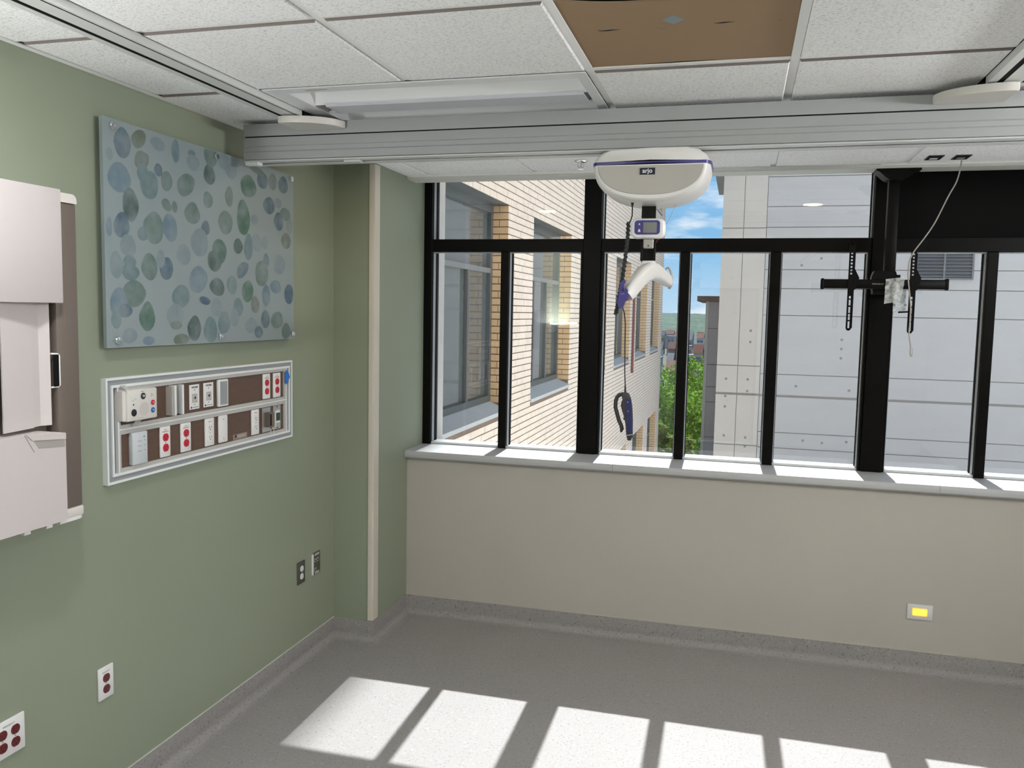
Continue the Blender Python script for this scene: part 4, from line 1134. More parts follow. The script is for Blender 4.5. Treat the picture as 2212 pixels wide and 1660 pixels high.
mesh_obj('white_tab', MB().box(XP + 0.003, XP + 0.008, -1.080, -1.046, 1.292, 1.303), WHITE_P, sw)
mesh_obj('white_tab', MB().box(XP + 0.003, XP + 0.008, -1.080, -1.046, 1.245, 1.2545), WHITE_P, sw)
for z in (1.319, 1.222):
    mesh_obj('screw', MB().lathe((XP + 0.003, -1.063, z), [(0.0035, -0.001), (0.0035, 0.0008), (0.0006, 0.001)], 10, 'x'), BLACKP, sw)
lb = mesh_obj('label_sticker', MB().box(XP, XP + 0.0006, -1.411, -1.306, 1.212, 1.234), mat('clear_label', (0.30, 0.25, 0.22), 0.3, var=0.15, vscale=60), loc=(XP, -1.36, 1.212))
tag(lb, 'half-transparent printed sticker low on the lower woodgrain row', 'sticker')
mesh_obj('printed_code', MB().box(XP + 0.0006, XP + 0.0009, -1.398, -1.385, 1.219, 1.232), BLACKINK, lb)
mesh_obj('printed_strip', MB().box(XP + 0.0006, XP + 0.0009, -1.378, -1.320, 1.220, 1.227), mat('faded_print', (0.42, 0.38, 0.35), 0.5), lb)

# nurse call speaker
nc = thing('nurse_call_station', 'white nurse call speaker unit taped to the upper left headwall row', 'nurse call', (XP, -2.02, 1.372))
NX = 0.052
mesh_obj('case', MB().rbox(XP, NX, -2.094, -1.938, 1.374, 1.484, 0.006, 2), mat('case_ivory', (0.70, 0.69, 0.65), 0.4), nc)
mesh_obj('left_bevel', MB().prism([(XP, -2.094), (NX - 0.006, -2.094), (NX - 0.012, -2.103), (XP, -2.103)], 'z', 1.378, 1.481), OFFW, nc)
sg = MB().lathe((NX, -2.010, 1.413), [(0.0265, -0.001), (0.0265, 0.0006), (0.0005, 0.0006)], 32, 'x')
spk = mesh_obj('speaker_grille', sg, OFFW, nc)
for k in range(-5, 6):
    h_ = math.sqrt(max(0, 0.0245 ** 2 - (k * 0.0045) ** 2))
    c0 = Vector((NX + 0.0009, -2.010, 1.413))
    d = Vector((0, 0.74, -0.67)); n_ = Vector((0, 0.67, 0.74))
    mesh_obj('grille_slot', MB().tube([tuple(c0 + n_ * (k * 0.0045) - d * h_), tuple(c0 + n_ * (k * 0.0045) + d * h_)], 0.0007, 4), HW_L, spk)
def button(name, y, z, r, m_, ink=None):
    o = mesh_obj(name, MB().lathe((NX, y, z), [(r, -0.001), (r, 0.0025), (r * 0.85, 0.0035), (0.0005, 0.0038)], 22, 'x'), m_, nc)
    if ink:
        mesh_obj('symbol', MB().box(NX + 0.0038, NX + 0.0042, y - r * .45, y + r * .45, z - r * .3, z + r * .3), ink, o)
    return o
button('call_button', -2.014, 1.459, 0.0115, mat('dark_slate', (0.02, 0.03, 0.035), 0.4), HW_L)
button('cancel_button', -1.964, 1.431, 0.0092, RED, mat('pale_red', (0.7, 0.3, 0.32), 0.5))
button('code_button', -1.964, 1.404, 0.0095, BLUEB, mat('pale_blue', (0.25, 0.38, 0.6), 0.5))
button('socket', -2.062, 1.404, 0.0125, BLACKP)
mesh_obj('status_mark', MB().prism([(-2.067, 1.434), (-2.058, 1.434), (-2.0625, 1.428)], 'x', NX, NX + 0.0005), BLACKINK, nc)
for (y, z) in ((-1.972, 1.461), (-1.966, 1.457), (-1.973, 1.454)):
    mesh_obj('indicator', MB().box(NX, NX + 0.0006, y, y + 0.004, z, z + 0.003), HW_G, nc)
mesh_obj('printed_mark', MB().box(NX, NX + 0.0005, -2.024, -2.008, 1.474, 1.4765), GREYINK, nc)
TAPE = mat('translucent_tape', (0.66, 0.67, 0.66), 0.25, alpha=0.6)
mesh_obj('tape', MB().add([(0.02, -2.092, 1.500), (0.02, -2.066, 1.500), (NX + 0.001, -2.047, 1.452), (NX + 0.001, -2.070, 1.444), (NX + 0.001, -2.102, 1.487)], [(0, 1, 2, 3, 4)]), TAPE, nc)
mesh_obj('tape', MB().add([(NX + 0.001, -2.044, 1.384), (NX + 0.001, -2.012, 1.384), (0.021, -2.008, 1.350), (0.021, -2.040, 1.350)], [(0, 1, 2, 3)]), TAPE, nc)
bt = mesh_obj('blue_tape', MB().prism([(-1.003, 1.476), (-0.985, 1.486), (-0.966, 1.468), (-0.958, 1.449), (-0.976, 1.432), (-0.985, 1.418), (-1.002, 1.423)], 'x', 0.0215, 0.0225), BLUET, loc=(0.022, -0.98, 1.45))
tag(bt, 'torn piece of blue painter tape at the right end of the headwall', 'tape')

# ---- outlets low on the wall
duplex('electrical_outlet', 0.0, -2.205, -2.134, 0.418, 0.532, 'white wall plate with two dark red receptacles low on the green wall', DRED, 'wall outlets on the green wall', [('EMERGENCY', 0.513, 0.0062, GREYINK)])
duplex('electrical_outlet', 0.0, -2.631, -2.513, 0.420, 0.534, 'double white wall plate with four dark red receptacles low on the green wall', DRED, 'wall outlets on the green wall', [('EMERGENCY', 0.516, 0.0075, GREYINK)], ganged=2)
DKST = mat('dark_stainless', (0.13, 0.13, 0.11), 0.4, metal=0.5)
duplex('electrical_outlet', 0.0, -0.860, -0.788, 0.403, 0.516, 'dark stainless wall plate with two white receptacles near the column', WHITE_P, 'wall outlets on the green wall', None, DKST, slotm=HW_G)
dj = thing('data_jack_plate', 'dark stainless data jack plate with empty ports nearest the column', 'data jack', (0, -0.668, 0.407))
mesh_obj('cover_plate', MB().rbox(0, 0.007, -0.706, -0.630, 0.407, 0.521, 0.003, 2), DKST, dj)
mesh_obj('white_edge', MB().box(0.0, 0.0085, -0.709, -0.704, 0.409, 0.519), HW_W, dj)
for (z0, z1) in ((0.506, 0.517), (0.411, 0.421)):
    mesh_obj('label_window', MB().box(0.007, 0.0078, -0.690, -0.645, z0, z1), HW_L, dj)
for (y, z) in ((-0.685, 0.482), (-0.660, 0.482), (-0.685, 0.434)):
    fr = MB().box(0.007, 0.0084, y - 0.009, y + 0.009, z - 0.008, z + 0.008)
    j = mesh_obj('jack_frame', fr, HW_L, dj)
    mesh_obj('jack_opening', MB().box(0.0084, 0.0087, y - 0.006, y + 0.006, z - 0.0055, z + 0.0045), BLACKP, j)

# ---- wall cabinet at the left edge
cb_ = thing('wall_cabinet', 'pinkish white wall cabinet with taupe frame and open middle niche', 'cabinet', (0.0, -2.75, 1.10))
CY0, CY1 = -3.12, -2.357
mesh_obj('carcass', MB().box(0, 0.055, CY0, CY1 - 0.09, 1.125, 2.10), TAUPE, cb_)
mesh_obj('frame_upright', MB().rbox(0, 0.100, CY1 - 0.088, CY1, 1.148, 2.080, 0.006, 2), TAUPE, cb_)
mesh_obj('frame_upright', MB().rbox(0, 0.100, CY0, CY0 + 0.08, 1.148, 2.080, 0.006, 2), TAUPE, cb_)
def cap_poly(r):
    P = [(CY0, 2.080), (CY1, 2.080)]
    for k in range(7):
        a = math.radians(0 + 90 * k / 6)
        P.append((CY1 - r + r * math.cos(a), 2.108 - r + r * math.sin(a)))
    return P + [(CY0, 2.108)]
mesh_obj('top_cap', MB().prism(cap_poly(0.018), 'x', 0, 0.103), OFFW, cb_)
mesh_obj('bottom_cap', MB().rbox(0, 0.103, CY0, CY1, 1.119, 1.148, 0.004, 2), OFFW, cb_)
ft_ = [(CY1 - 0.10, 0.0), (CY1 + 0.006, 0.0)]
for k in range(9):
    a = math.radians(-0 + 90 * k / 8)
    ft_.append((CY1 - 0.030 + 0.045 * math.cos(a), 0.065 + 0.040 * math.sin(a)))
ft_ += [(CY1 - 0.10, 0.105)]
mesh_obj('rounded_foot', MB().prism([(b, a) for a, b in ft_], 'z', 1.109, 1.1195), WHITE_P, cb_)
mesh_obj('upper_door', MB().rbox(0.056, 0.132, CY0 + 0.01, -2.449, 1.779, 2.112, 0.003, 2), DOORW, cb_)
dk = mesh_obj('fold_down_desk', MB().prism([(CY0 + 0.01, 1.126), (-2.455, 1.126), (-2.455, 1.392), (-2.50, 1.400), (CY0 + 0.01, 1.408)], 'x', 0.056, 0.132), DOORW, cb_)
mesh_obj('pull_recess', MB().prism([(-2.557, 1.359), (-2.459, 1.350), (-2.459, 1.372), (-2.575, 1.384)], 'x', 0.1318, 0.1325), mat('recess_grey', (0.38, 0.35, 0.33), 0.5), dk)
mesh_obj('pull_lip', MB().prism([(-2.580, 1.3855), (-2.456, 1.3735), (-2.456, 1.391), (-2.60, 1.404)], 'x', 0.1320, 0.1345), DOORW, dk)
mesh_obj('seam', MB().prism([(-2.607, 1.404), (-2.604, 1.404), (-2.571, 1.350), (-2.574, 1.350)], 'x', 0.1318, 0.1326), GREYINK, dk)
# swing panel in the niche, folded, with a loop handle
mesh_obj('swing_panel', MB().prism([(0.100, -2.643), (0.096, -2.643), (0.078, -2.520), (0.082, -2.520)], 'z', 1.412, 1.779), DOORW, cb_)
mesh_obj('swing_panel_edge', MB().prism([(0.082, -2.520), (0.078, -2.520), (0.070, -2.490), (0.086, -2.462), (0.090, -2.462), (0.076, -2.490)], 'z', 1.414, 1.779), DOORW, cb_)
LP = [(0.090, -2.461, 1.628), (0.098, -2.442, 1.627), (0.100, -2.438, 1.622), (0.100, -2.438, 1.533), (0.098, -2.442, 1.528), (0.090, -2.461, 1.527)]
mesh_obj('loop_handle', MB().tube(LP, 0.0028, 8), WHITE_P, cb_)
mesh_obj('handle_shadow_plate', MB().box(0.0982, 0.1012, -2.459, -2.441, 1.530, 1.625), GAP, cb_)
mesh_obj('dark_screen', MB().box(0.056, 0.070, CY0 + 0.09, -2.650, 1.43, 1.70), GAP, cb_)
mesh_obj('power_strip', MB().rbox(0.056, 0.085, CY0 + 0.09, -2.650, 1.705, 1.770, 0.004, 1), WHITE_P, cb_)
for y in (-2.520, -2.600):
    mesh_obj('bottom_clip', MB().box(0.09, 0.128, y - 0.012, y + 0.010, 1.116, 1.126), WHITE_P, cb_)

# ================================================================== OUTSIDE
GZ = -16.0
BRICK = mat('buff_brick', (0.74, 0.635, 0.535), 0.85, var=0.10, vscale=6, bump=0.2, bscale=90)
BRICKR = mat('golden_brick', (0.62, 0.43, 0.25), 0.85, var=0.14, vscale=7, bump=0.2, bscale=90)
MORTAR = mat('brown_mortar', (0.22, 0.16, 0.13), 0.95, var=0.1)
GFR = mat('grey_window_frame', (0.075, 0.085, 0.090), 0.4)
GGL = mat('dark_facade_glass', (0.10, 0.115, 0.12), 0.04, spec=0.6, coat=0.3)
LIME = mat('grey_limestone', (0.47, 0.48, 0.48), 0.8, var=0.08, vscale=4)

# our own wall, seen from outside: sunlit, it throws light on the building opposite
ew = MB()
ew.box(-0.1, XC, 0.42, 0.60, GZ, 10).box(4.36, 16, 0.42, 0.60, GZ, 10).box(XC, 4.36, 0.42, 0.60, GZ, 0.92).box(XC, 4.36, 0.42, 0.60, 2.62, 10)
struct('wall_exterior', ew, mat('buff_brick_far', (0.70, 0.66, 0.61), 0.9, var=0.1, vscale=8))
struct('roof_bounce', MB().box(-0.07, 24, 0.61, 19.7, -3.6, -3.4), mat('pale_bounce_roof', (0.82, 0.81, 0.79), 0.95, var=0.05, vscale=20))  # unseen pale roof added to bounce sunlight onto the walls and ceiling
struct('ground', MB().add([(-900, 0.5, GZ), (900, 0.5, GZ), (900, 520, GZ), (-900, 520, GZ)], [(0, 1, 2, 3)]), mat('mixed_ground', (0.10, 0.11, 0.08), 0.95, var=0.3, vscale=0.06))

# ---- brick wing
XB = -0.10
CO = 0.0677
Z_HEAD, Z_SILL, STOREY = 2.79, 0.83, 54 * CO
WIN_Y = [(1.21 + 3.105 * k, 1.21 + 3.105 * k + 2.095) for k in range(6)]
WIN_Z = [(Z_SILL + n * STOREY, Z_HEAD + n * STOREY) for n in (-1, 0, 1)]
YE, Y_S = 19.78, 0.60
ZB0, ZB1 = Z_HEAD - CO * 110, Z_HEAD + CO * 66
wing = thing('brick_wing', 'buff brick hospital wing with rows of recessed windows outside on the left', 'building', (XB, 10.0, GZ))
# backing in mortar colour, with real openings
bk = MB()
xs0, xs1 = -0.45, XB - 0.0035
zcuts = [GZ] + [z for a in WIN_Z for z in a] + [ZB1 + 4]
for k in range(0, len(zcuts) - 1):
    za, zb = zcuts[k], zcuts[k + 1]
    if k % 2 == 0:
        bk.box(xs0, xs1, Y_S, YE - 0.007, za, zb)
    else:
        y = Y_S
        for (a, b) in WIN_Y:
            bk.box(xs0, xs1, y, a - 0.007, za, zb); y = b + 0.007
        bk.box(xs0, xs1, y, YE - 0.007, za, zb)
mesh_obj('mortar_backing', bk, MORTAR, wing, smooth=0)
mesh_obj('wing_core', MB().box(-9, xs0, Y_S, YE - 0.01, GZ, ZB1 + 4), mat('wing_end_darkened', (0.05, 0.05, 0.055), 0.9), wing, smooth=0)  # unseen end wall darkened to cut sunlight bounced onto the block behind
mesh_obj('upper_storeys', MB().box(-9, XB - 0.002, Y_S, YE - 0.01, ZB1 + 4, 30.0), BRICK, wing, smooth=0)
# bricks: (x0,x1,y0,y1,z0,z1,kind)
BR = []
JH, JV = 0.0105, 0.006
nz0 = int(round((ZB0 - Z_HEAD) / CO)); nz1 = int(round((ZB1 - Z_HEAD) / CO))
for k in range(nz0, nz1):
    z0 = Z_HEAD + k * CO
    z1 = z0 + CO - JH
    zc = (z0 + z1) / 2
    spans = [(Y_S, YE)]
    for (a, b) in WIN_Z:
        if a - 0.06 < zc < b:
            spans = []
            y = Y_S
            for (p, q) in WIN_Y:
                spans.append((y, p)); y = q
            spans.append((y, YE))
    header = (k % 6 == 0)
    pitch = 0.1015 if header else 0.203
    offs = 0.05 if header else (0.0 if k % 2 else 0.1015)
    for (a, b) in spans:
        i0 = math.floor((a - offs) / pitch)
        y = offs + i0 * pitch
        while y < b - 0.015:
            p, q = max(y, a), min(y + pitch - JV, b)
            if q - p > 0.02:
                BR.append((XB - 0.010, XB + random.uniform(-0.0012, 0.0012), p, q, z0, z1, 0))
            y += pitch
# reveals: far jamb of every opening (faces the camera side)
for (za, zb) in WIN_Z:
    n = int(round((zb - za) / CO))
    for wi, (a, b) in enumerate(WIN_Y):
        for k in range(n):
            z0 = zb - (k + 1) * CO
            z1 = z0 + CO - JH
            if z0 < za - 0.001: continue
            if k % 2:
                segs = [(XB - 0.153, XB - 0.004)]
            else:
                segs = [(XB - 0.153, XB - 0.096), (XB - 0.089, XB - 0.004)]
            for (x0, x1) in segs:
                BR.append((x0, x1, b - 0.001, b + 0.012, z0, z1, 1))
def px(p):
    d = Vector(p) - CAM_P
    z = d.dot(CAM_F)
    return 1106 + 1819.56 * d.dot(CAM_R) / z, 830 - 1819.56 * d.dot(CAM_U) / z, z
def shows(u, v):
    if not (400 < v < 985): return False
    for lo, hi in ((945, 1078), (1103, 1246), (1304, 1424)):
        if lo < u < hi: return True
    return False
score = []
for i, b in enumerate(BR):
    c = ((b[0] + b[1]) / 2 if b[6] else b[1], b[2] if b[6] else (b[2] + b[3]) / 2, (b[4] + b[5]) / 2)
    u, v, z = px(c)
    if shows(u, v):
        if b[6]:
            wpx = (b[1] - b[0])
        else:
            wpx = (b[3] - b[2]) * abs(c[0] - CAM_P.x) / z
        score.append((-(wpx * (b[5] - b[4])) / (z * z), i))
score.sort()
single = set(i for _, i in score[:300])
bcache = {}
def brick_obj(b):
    key = (round(b[1] - b[0], 3), round(b[3] - b[2], 3), round(b[5] - b[4], 4), b[6])
    c = Vector(((b[0] + b[1]) / 2, (b[2] + b[3]) / 2, (b[4] + b[5]) / 2))
    if key not in bcache:
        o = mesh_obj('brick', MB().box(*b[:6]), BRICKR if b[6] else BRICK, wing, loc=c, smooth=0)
        bcache[key] = o
    else:
        o = bcache[key].copy()
        COL.objects.link(o)
        o.parent = wing
        o.location = c - BASE['brick_wing']
for i in single:
    brick_obj(BR[i])
def bulk(name, sel, m_):
    A = np.array([BR[i][:6] for i in sel])
    n = len(A)
    ix = np.array([[0, 2, 4], [1, 2, 4], [1, 3, 4], [0, 3, 4], [0, 2, 5], [1, 2, 5], [1, 3, 5], [0, 3, 5]])
    V = A[:, ix].reshape(-1, 3)
    F = np.array([(0, 3, 2, 1), (4, 5, 6, 7), (0, 1, 5, 4), (1, 2, 6, 5), (2, 3, 7, 6)])
    Fs = (F[None] + (np.arange(n) * 8)[:, None, None]).reshape(-1, 4)
    me = bpy.data.meshes.new(name)
    b = BASE['brick_wing']
    me.from_pydata((V - np.array(b)).tolist(), [], Fs.tolist())
    me.materials.append(m_)
    o = bpy.data.objects.new(name, me)
    finish(o, wing, b)
    o['kind'] = 'stuff'
bulk('far_brickwork', [i for i, b in enumerate(BR) if i not in single and b[6] == 0], BRICK)
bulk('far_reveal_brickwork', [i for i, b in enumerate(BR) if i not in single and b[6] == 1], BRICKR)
# lintels, sills, windows
for (za, zb) in WIN_Z:
    for (a, b) in WIN_Y:
        mesh_obj('window_sill', MB().prism([(XB - 0.17, za + 0.082), (XB + 0.014, za + 0.002), (XB + 0.014, za - 0.035), (XB - 0.17, za - 0.045)], 'y', a + 0.004, b - 0.004), LIME, wing)
        mesh_obj('lintel', MB().box(XB - 0.153, XB - 0.006, a, b, zb - 0.002, zb + 0.008), GFR, wing)
        wf = MB()
        xa, xb_ = XB - 0.215, XB - 0.153
        tz = za + 1.31
        wf.box(xa, xb_, a, b, za, za + 0.135).box(xa, xb_, a, b, zb - 0.085, zb)
        wf.box(xa, xb_, a, a + 0.07, za + 0.135, zb - 0.085).box(xa, xb_, b - 0.07, b, za + 0.135, zb - 0.085)
        fo_ = mesh_obj('window_frame', wf, GFR, wing, smooth=0)
        mesh_obj('transom', MB().box(xa + 0.005, xb_ + 0.004, a + 0.07, b - 0.07, tz, tz + 0.045), mat('transom_highlight', (0.17, 0.18, 0.185), 0.4), fo_)  # lighter tone paints a highlight along the transom
        w3 = (b - a - 0.14) / 3
        for q in (1, 2):
            yq = a + 0.07 + w3 * q
            mesh_obj('mullion', MB().box(xa + 0.005, xb_ - 0.004, yq - 0.025, yq + 0.025, za + 0.07, tz), GFR, fo_)
        for q in range(3):
            ya = a + 0.07 + w3 * q
            mesh_obj('pane', MB().box(xa + 0.012, xa + 0.022, ya, ya + w3, za + 0.07, tz), GGL, fo_)
        mesh_obj('pane', MB().box(xa + 0.012, xa + 0.022, a + 0.07, b - 0.07, tz + 0.045, zb - 0.06), GGL, fo_)
rp = mesh_obj('red_standpipe', MB().cyl((XB + 0.03, 13.0, 0.55), (XB + 0.03, 13.0, 2.6), 0.025, n=10), mat('oxide_red_pipe', (0.14, 0.02, 0.02), 0.5), loc=(XB + 0.03, 13.0, 0.55))
tag(rp, 'dark red pipe running down the brick wing', 'pipe')

# ---- concrete building opposite
CONC = mat('board_formed_concrete', (0.58, 0.565, 0.555), 0.9, var=0.06, vscale=0.9, bump=0.1, bscale=12, stretch=(1, 1, 2.5), specks=[(3.0, 0.70, 0.78, (0.45, 0.44, 0.42), 0.35)])
CONCW = mat('warm_concrete', (0.68, 0.63, 0.565), 0.9, var=0.05, vscale=0.9, bump=0.1, bscale=12, specks=[(3.0, 0.70, 0.78, (0.48, 0.43, 0.37), 0.35)])
CONCG = mat('grey_joint', (0.34, 0.32, 0.30), 0.95)
cbd = thing('concrete_building', 'tall pale board-marked concrete building facing the window', 'building', (5, 20, GZ))
YCB = 20.0
KB = (YCB - CAM_P.y) / (15.0 - CAM_P.y)
def bx_(x): return CAM_P.x + (x - CAM_P.x) * KB
def bz_(z): return CAM_P.z + (z - CAM_P.z) * KB
CX0, CX1, CZT = bx_(1.58), bx_(13.0), 7.6
mesh_obj('core', MB().box(CX0 + 0.02, CX1, YCB + 0.03, YCB + 12, GZ, CZT), CONCG, cbd, smooth=0)
main_z = [GZ] + [bz_(z) for z in ( -8.0, -6.4, -4.6, -3.6, -2.2, -1.146, -0.798, 0.021, 0.502, 1.807, 2.392, 2.805, 3.724, 4.172, 4.815)] + [CZT]
strip_z = [GZ] + [bz_(z) for z in ( -8.0, -5.0, -3.0, -1.125, 0.029, 0.665, 3.713)] + [CZT]
def panel(x0, x1, z0, z1, m_, thick=False):
    g0 = 0.012
    g1 = 0.012
    if abs(z0 - bz_(0.025)) < 0.02: g0 = 0.033
    if abs(z1 - bz_(0.025)) < 0.02: g1 = 0.033
    mesh_obj('concrete_panel', MB().box(x0 + 0.008, x1 - 0.008, YCB + random.uniform(-0.004, 0.004), YCB + 0.035, z0 + g0, z1 - g1), m_, cbd, smooth=0)
for k in range(len(main_z) - 1):
    panel(bx_(2.53), bx_(8.6), main_z[k], main_z[k + 1], CONC)
    panel(bx_(8.6), CX1, main_z[k], main_z[k + 1], CONC)
for k in range(len(strip_z) - 1):
    panel(CX0, bx_(2.045), strip_z[k], strip_z[k + 1], CONCW)
    panel(bx_(2.045), bx_(2.53), strip_z[k], strip_z[k + 1], CONCW)
mesh_obj('eave_slab', MB().box(bx_(1.36), CX0 + 0.03, YCB + 0.3, YCB + 5.4, bz_(5.03), bz_(5.22)), CONC, cbd)
# tie holes pressed in the concrete
for (x, z) in ((1.80, -0.05 + .02), (1.80, 0.36), (1.80, -0.27), (1.80, -0.93), (2.27, 0.36), (2.27, 0.10), (2.27, -0.95), (2.27, -1.15), (2.29, 1.45), (2.29, 1.2), (3.5, -0.95), (3.9, -0.98), (4.4, -0.93), (3.30, 2.9), (3.7, 3.05), (4.2, 1.1), (4.2, 1.3), (4.2, 0.9), (3.3, 0.25), (4.4, 0.2)):
    mesh_obj('tie_hole', MB().lathe((bx_(x), YCB - 0.006, bz_(z)), [(0.038, 0.003), (0.030, -0.001), (0.0005, 0.001)], 10, 'y'), CONCG, cbd)
vx0, vx1, vz0, vz1 = bx_(5.565), bx_(6.68), bz_(2.615), bz_(3.185)
vt = thing('louvre_vent', 'grey two-bay louvre vent set in the concrete wall', 'vent', ((vx0 + vx1) / 2, YCB, vz0))
VG = mat('grey_louvre', (0.17, 0.18, 0.20), 0.5)
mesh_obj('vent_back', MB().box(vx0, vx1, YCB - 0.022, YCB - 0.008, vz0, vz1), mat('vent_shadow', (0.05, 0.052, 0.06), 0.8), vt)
for (c, d) in ((vz0, vz0 + 0.04), (vz1 - 0.04, vz1)):
    mesh_obj('vent_frame', MB().box(vx0, vx1, YCB - 0.095, YCB - 0.022, c, d), VG, vt)
vm = (vx0 + vx1) / 2
for (a, b) in ((vx0, vx0 + 0.045), (vm - 0.024, vm + 0.024), (vx1 - 0.045, vx1)):
    mesh_obj('vent_frame', MB().box(a, b, YCB - 0.10, YCB - 0.022, vz0 + 0.04, vz1 - 0.04), VG, vt)
for k in range(7):
    z = vz0 + 0.06 + k * (vz1 - vz0 - 0.10) / 7
    for (a, b) in ((vx0 + 0.045, vm - 0.024), (vm + 0.024, vx1 - 0.045)):
        mesh_obj('blade', MB().prism([(YCB - 0.09, z), (YCB - 0.09, z + 0.011), (YCB - 0.025, z + 0.084), (YCB - 0.025, z + 0.073)], 'x', a, b), VG, vt)

# ---- lower block with brown cap behind it
YBK = CAM_P.y + (18.0 - CAM_P.y) * KB
blk = thing('capped_block', 'grey panelled stair block with a brown flat cap beside the concrete building', 'building', (bx_(1.4), YBK + 1.5, GZ))
GB = mat('blue_grey_cladding', (0.46, 0.48, 0.52), 0.7, var=0.04)
bxr = CX0 - 0.002
mesh_obj('core', MB().box(bx_(1.20), bxr, YBK + 0.03, YBK + 4.0, GZ, bz_(2.13)), CONCG, blk, smooth=0)
bz = [GZ] + [bz_(z) for z in (-9, -5, -2.4, -1.411, -0.484, -0.084, 0.497, 1.435, 2.13)]
for k in range(len(bz) - 1):
    mesh_obj('cladding_panel', MB().box(bx_(1.262), bxr, YBK, YBK + 0.04, bz[k] + 0.011, bz[k + 1] - 0.011), GB, blk, smooth=0)
mesh_obj('corner_strip', MB().box(bx_(1.175), bx_(1.255), YBK - 0.005, YBK + 0.08, GZ, bz_(2.13)), mat('pale_strip', (0.60, 0.62, 0.62), 0.6), blk)
mesh_obj('roof_cap', MB().box(bx_(0.955), bxr, YBK - 0.12, YBK + 4.2, bz_(2.135), bz_(2.27)), mat('brown_cap', (0.20, 0.15, 0.14), 0.8), blk)

# ---- trees
LEAFM = mat('sunlit_leaf', (0.13, 0.26, 0.03), 0.85, var=0.5, vscale=0.9)
LEAFY = mat('yellow_green_leaf', (0.22, 0.30, 0.05), 0.85, var=0.5, vscale=0.9)
LEAFD = mat('deep_green_leaf', (0.08, 0.18, 0.03), 0.85, var=0.5, vscale=0.9)
BARK = mat('bark', (0.10, 0.075, 0.055), 0.9, var=0.2)
for lm in (LEAFM, LEAFY, LEAFD):
    # leaves let light through
    lt = lm.node_tree
    pb = lt.nodes['Principled BSDF']
    tl = lt.nodes.new('ShaderNodeBsdfTranslucent')
    src = pb.inputs['Base Color'].links[0].from_socket
    lt.links.new(src, tl.inputs['Color'])
    ad = lt.nodes.new('ShaderNodeMixShader')
    ad.inputs[0].default_value = 0.5
    lt.links.new(pb.outputs[0], ad.inputs[1])
    lt.links.new(tl.outputs[0], ad.inputs[2])
    lt.links.new(ad.outputs[0], lt.nodes['Material Output'].inputs['Surface'])
def tree(x, y, top, rad, label, m_, seed, n_clump=90, leaf=0.20, per=170):
    rnd = np.random.default_rng(seed)
    t = thing('leafy_tree', label, 'tree', (x, y, GZ), group='trees below the window')
    mesh_obj('trunk', MB().cyl((x, y, GZ), (x + 0.2, y, top - rad * 0.6), 0.35, 0.08, 10), BARK, t)
    hgt = min(top - GZ - 3, rad * 2.2)
    cz = top - hgt / 2
    cl = []
    while len(cl) < n_clump:
        p = rnd.uniform(-1, 1, 3)
        r = np.linalg.norm(p)
        if 0.45 < r < 1.0:
            cl.append((x + p[0] * rad, y + p[1] * rad, cz + p[2] * hgt / 2 * (1 - 0.1 * rnd.random())))
    cl = np.array(cl)
    cr_ = rad * rnd.uniform(0.16, 0.30, n_clump)
    n = n_clump * per
    ci = np.repeat(np.arange(n_clump), per)
    d = rnd.normal(size=(n, 3)); d /= np.linalg.norm(d, axis=1)[:, None]
    rr_ = cr_[ci] * (0.55 + 0.45 * rnd.random(n))
    P = cl[ci] + d * rr_[:, None]
    nn = d + rnd.normal(scale=0.45, size=(n, 3)) + np.array([0, 0, 0.5])
    nn /= np.linalg.norm(nn, axis=1)[:, None]
    aux = rnd.normal(size=(n, 3))
    u = np.cross(nn, aux); u /= np.linalg.norm(u, axis=1)[:, None]
    v = np.cross(nn, u)
    s = leaf * (0.6 + 0.8 * rnd.random(n))[:, None]
    V = np.stack([P - u * s * 0.5, P + v * s * 0.32, P + u * s * 0.5, P - v * s * 0.32], 1).reshape(-1, 3)
    F = np.arange(4 * n).reshape(n, 4)
    me = bpy.data.meshes.new('foliage')
    me.from_pydata((V - np.array([x, y, GZ])).tolist(), [], F.tolist())
    me.materials.append(m_)
    o = bpy.data.objects.new('foliage', me)
    finish(o, t, (x, y, GZ))
    o['kind'] = 'stuff'
tree(-1.6, 38, -0.9, 3.6, 'bright green leafy tree just right of the brick wing corner', LEAFM, 1)
tree(0.6, 46, -0.3, 3.4, 'green leafy tree rising highest beside the grey stair block', LEAFM, 2)
tree(-0.6, 32.2, -3.0, 1.5, 'yellow-green bushy tree low in front of the stair block', LEAFY, 3, 60)
tree(-4.4, 30, -4.0, 2.0, 'deep green tree lowest between the brick wing and the stair block', LEAFD, 4, 60)

# ---- town and hills
town = random.Random(11)
WALLC = [mat('town_white', (0.42, 0.44, 0.50), 0.9), mat('town_blue_grey', (0.26, 0.31, 0.40), 0.9), mat('town_brick', (0.22, 0.10, 0.09), 0.9), mat('town_cream', (0.36, 0.34, 0.31), 0.9)]
ROOFC = [mat('roof_slate', (0.06, 0.07, 0.09), 0.8), mat('roof_red', (0.10, 0.03, 0.025), 0.8), mat('roof_pale', (0.14, 0.15, 0.16), 0.8)]
DESC = ['white walled', 'blue-grey walled', 'red brick', 'cream walled']
RDESC = ['slate roof', 'red roof', 'pale flat roof']
spots = []
for r_, (yy, n) in enumerate(((175, 6), (225, 6), (290, 6), (370, 6), (450, 6))):
    for k in range(n):
        t = (k + 0.5) / n
        xw = CAM_P.x + (yy - CAM_P.y) * (-0.096 + 0.068 * t) 
        spots.append((xw, yy + town.uniform(-12, 12), r_, k))
ROWS = ['nearest row of the town', 'second row of the town', 'middle row of the town', 'fourth row of the town', 'farthest row of the town']
POSN = ['far left', 'left', 'centre left', 'centre right', 'right', 'far right']
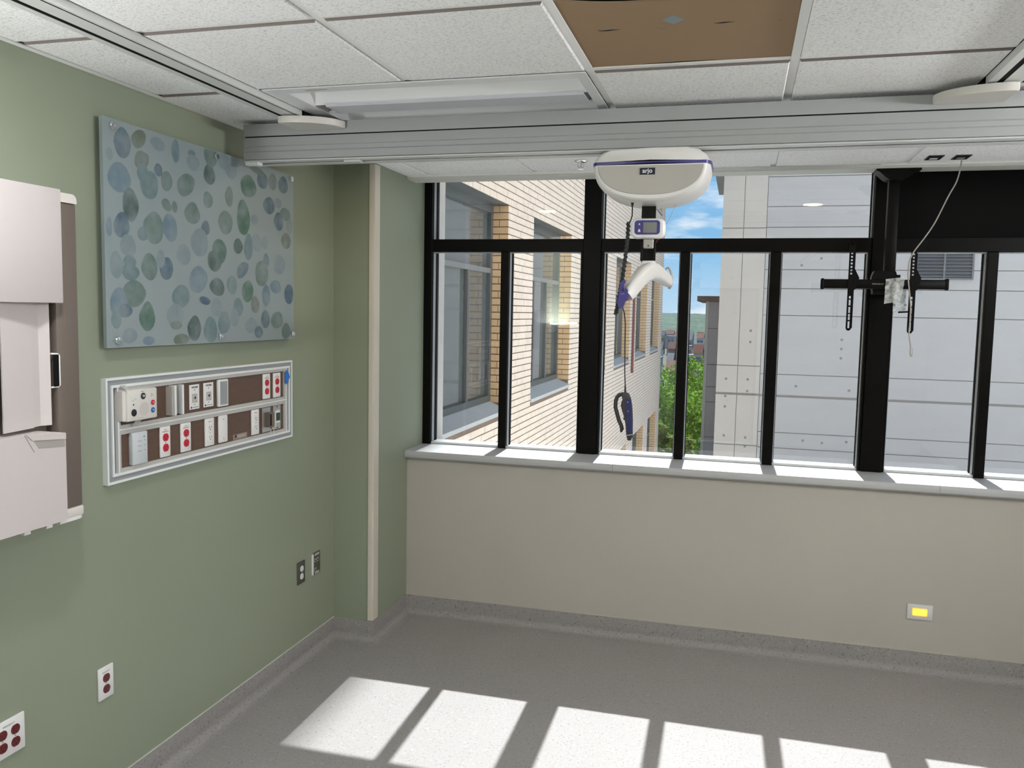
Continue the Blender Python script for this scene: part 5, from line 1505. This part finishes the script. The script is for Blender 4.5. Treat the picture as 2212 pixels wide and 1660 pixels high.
for (xw, yw, r_, k) in spots:
    wi = town.randrange(4); ri = town.randrange(3)
    ww = (yw + 4.5) * 0.0113 * town.uniform(0.55, 0.85); dd = town.uniform(6, 10); hh_ = town.uniform(5.0, 8.5) if r_ else town.uniform(3.5, 6.0)
    t = thing('town_house', '%s house with %s, %s of the %s' % (DESC[wi], RDESC[ri], POSN[k], ROWS[r_]), 'house', (xw, yw, GZ), group='houses in the valley town')
    mesh_obj('walls', MB().box(xw - ww / 2, xw + ww / 2, yw, yw + dd, GZ, GZ + hh_), WALLC[wi], t, smooth=0)
    if ri == 2:
        mesh_obj('roof', MB().box(xw - ww / 2 - 0.2, xw + ww / 2 + 0.2, yw - 0.2, yw + dd, GZ + hh_, GZ + hh_ + 0.35), ROOFC[ri], t, smooth=0)
    else:
        mesh_obj('roof', MB().prism([(yw - 0.3, GZ + hh_), (yw + dd + 0.3, GZ + hh_), (yw + dd / 2, GZ + hh_ + 2.2)], 'x', xw - ww / 2 - 0.2, xw + ww / 2 + 0.2), ROOFC[ri], t, smooth=0)
    for q in range(2):
        xq = xw - ww / 4 + q * ww / 2
        mesh_obj('window', MB().box(xq - 0.5, xq + 0.5, yw - 0.05, yw + 0.02, GZ + hh_ - 2.4, GZ + hh_ - 1.0), mat('town_window', (0.10, 0.12, 0.15), 0.3), t, smooth=0)
# wooded hills: displaced terrain with rounded crowns
hv, hf = [], []
NX_, NY_ = 190, 150
for j in range(NY_):
    t = j / (NY_ - 1)
    yy = 470 + 1500 * t ** 1.35
    for i in range(NX_):
        xx = -0.34 * yy + 0.62 * yy * i / (NX_ - 1)
        base = GZ - 0.5 + 13.0 * min(1, max(0, (yy - 480) / 420)) + 7.0 * min(1, max(0, (yy - 950) / 900))
        base += 2.2 * noise.noise(Vector((xx * 0.006, yy * 0.004, 3.0)))
        c = noise.cell_vector(Vector((xx / 9.0, yy / 16.0, 0)))
        base += 2.0 * abs(noise.noise(Vector((xx * 0.10, yy * 0.05, 1.0)))) + 1.2 * noise.noise(Vector((xx * 0.25, yy * 0.12, 7.0)))
        hv.append((xx, yy, base))
for j in range(NY_ - 1):
    for i in range(NX_ - 1):
        k = j * NX_ + i
        hf.append((k, k + 1, k + NX_ + 1, k + NX_))
struct('hills', MB().add(hv, hf), mat('distant_woodland', (0.062, 0.105, 0.072), 0.95, var=0.6, vscale=0.06, specks=[(0.10, 0.45, 0.62, (0.022, 0.048, 0.045), 0.75), (0.012, 0.45, 0.7, (0.05, 0.085, 0.085), 0.6)]))
# valley belt of trees between town and hills: uncountable canopy
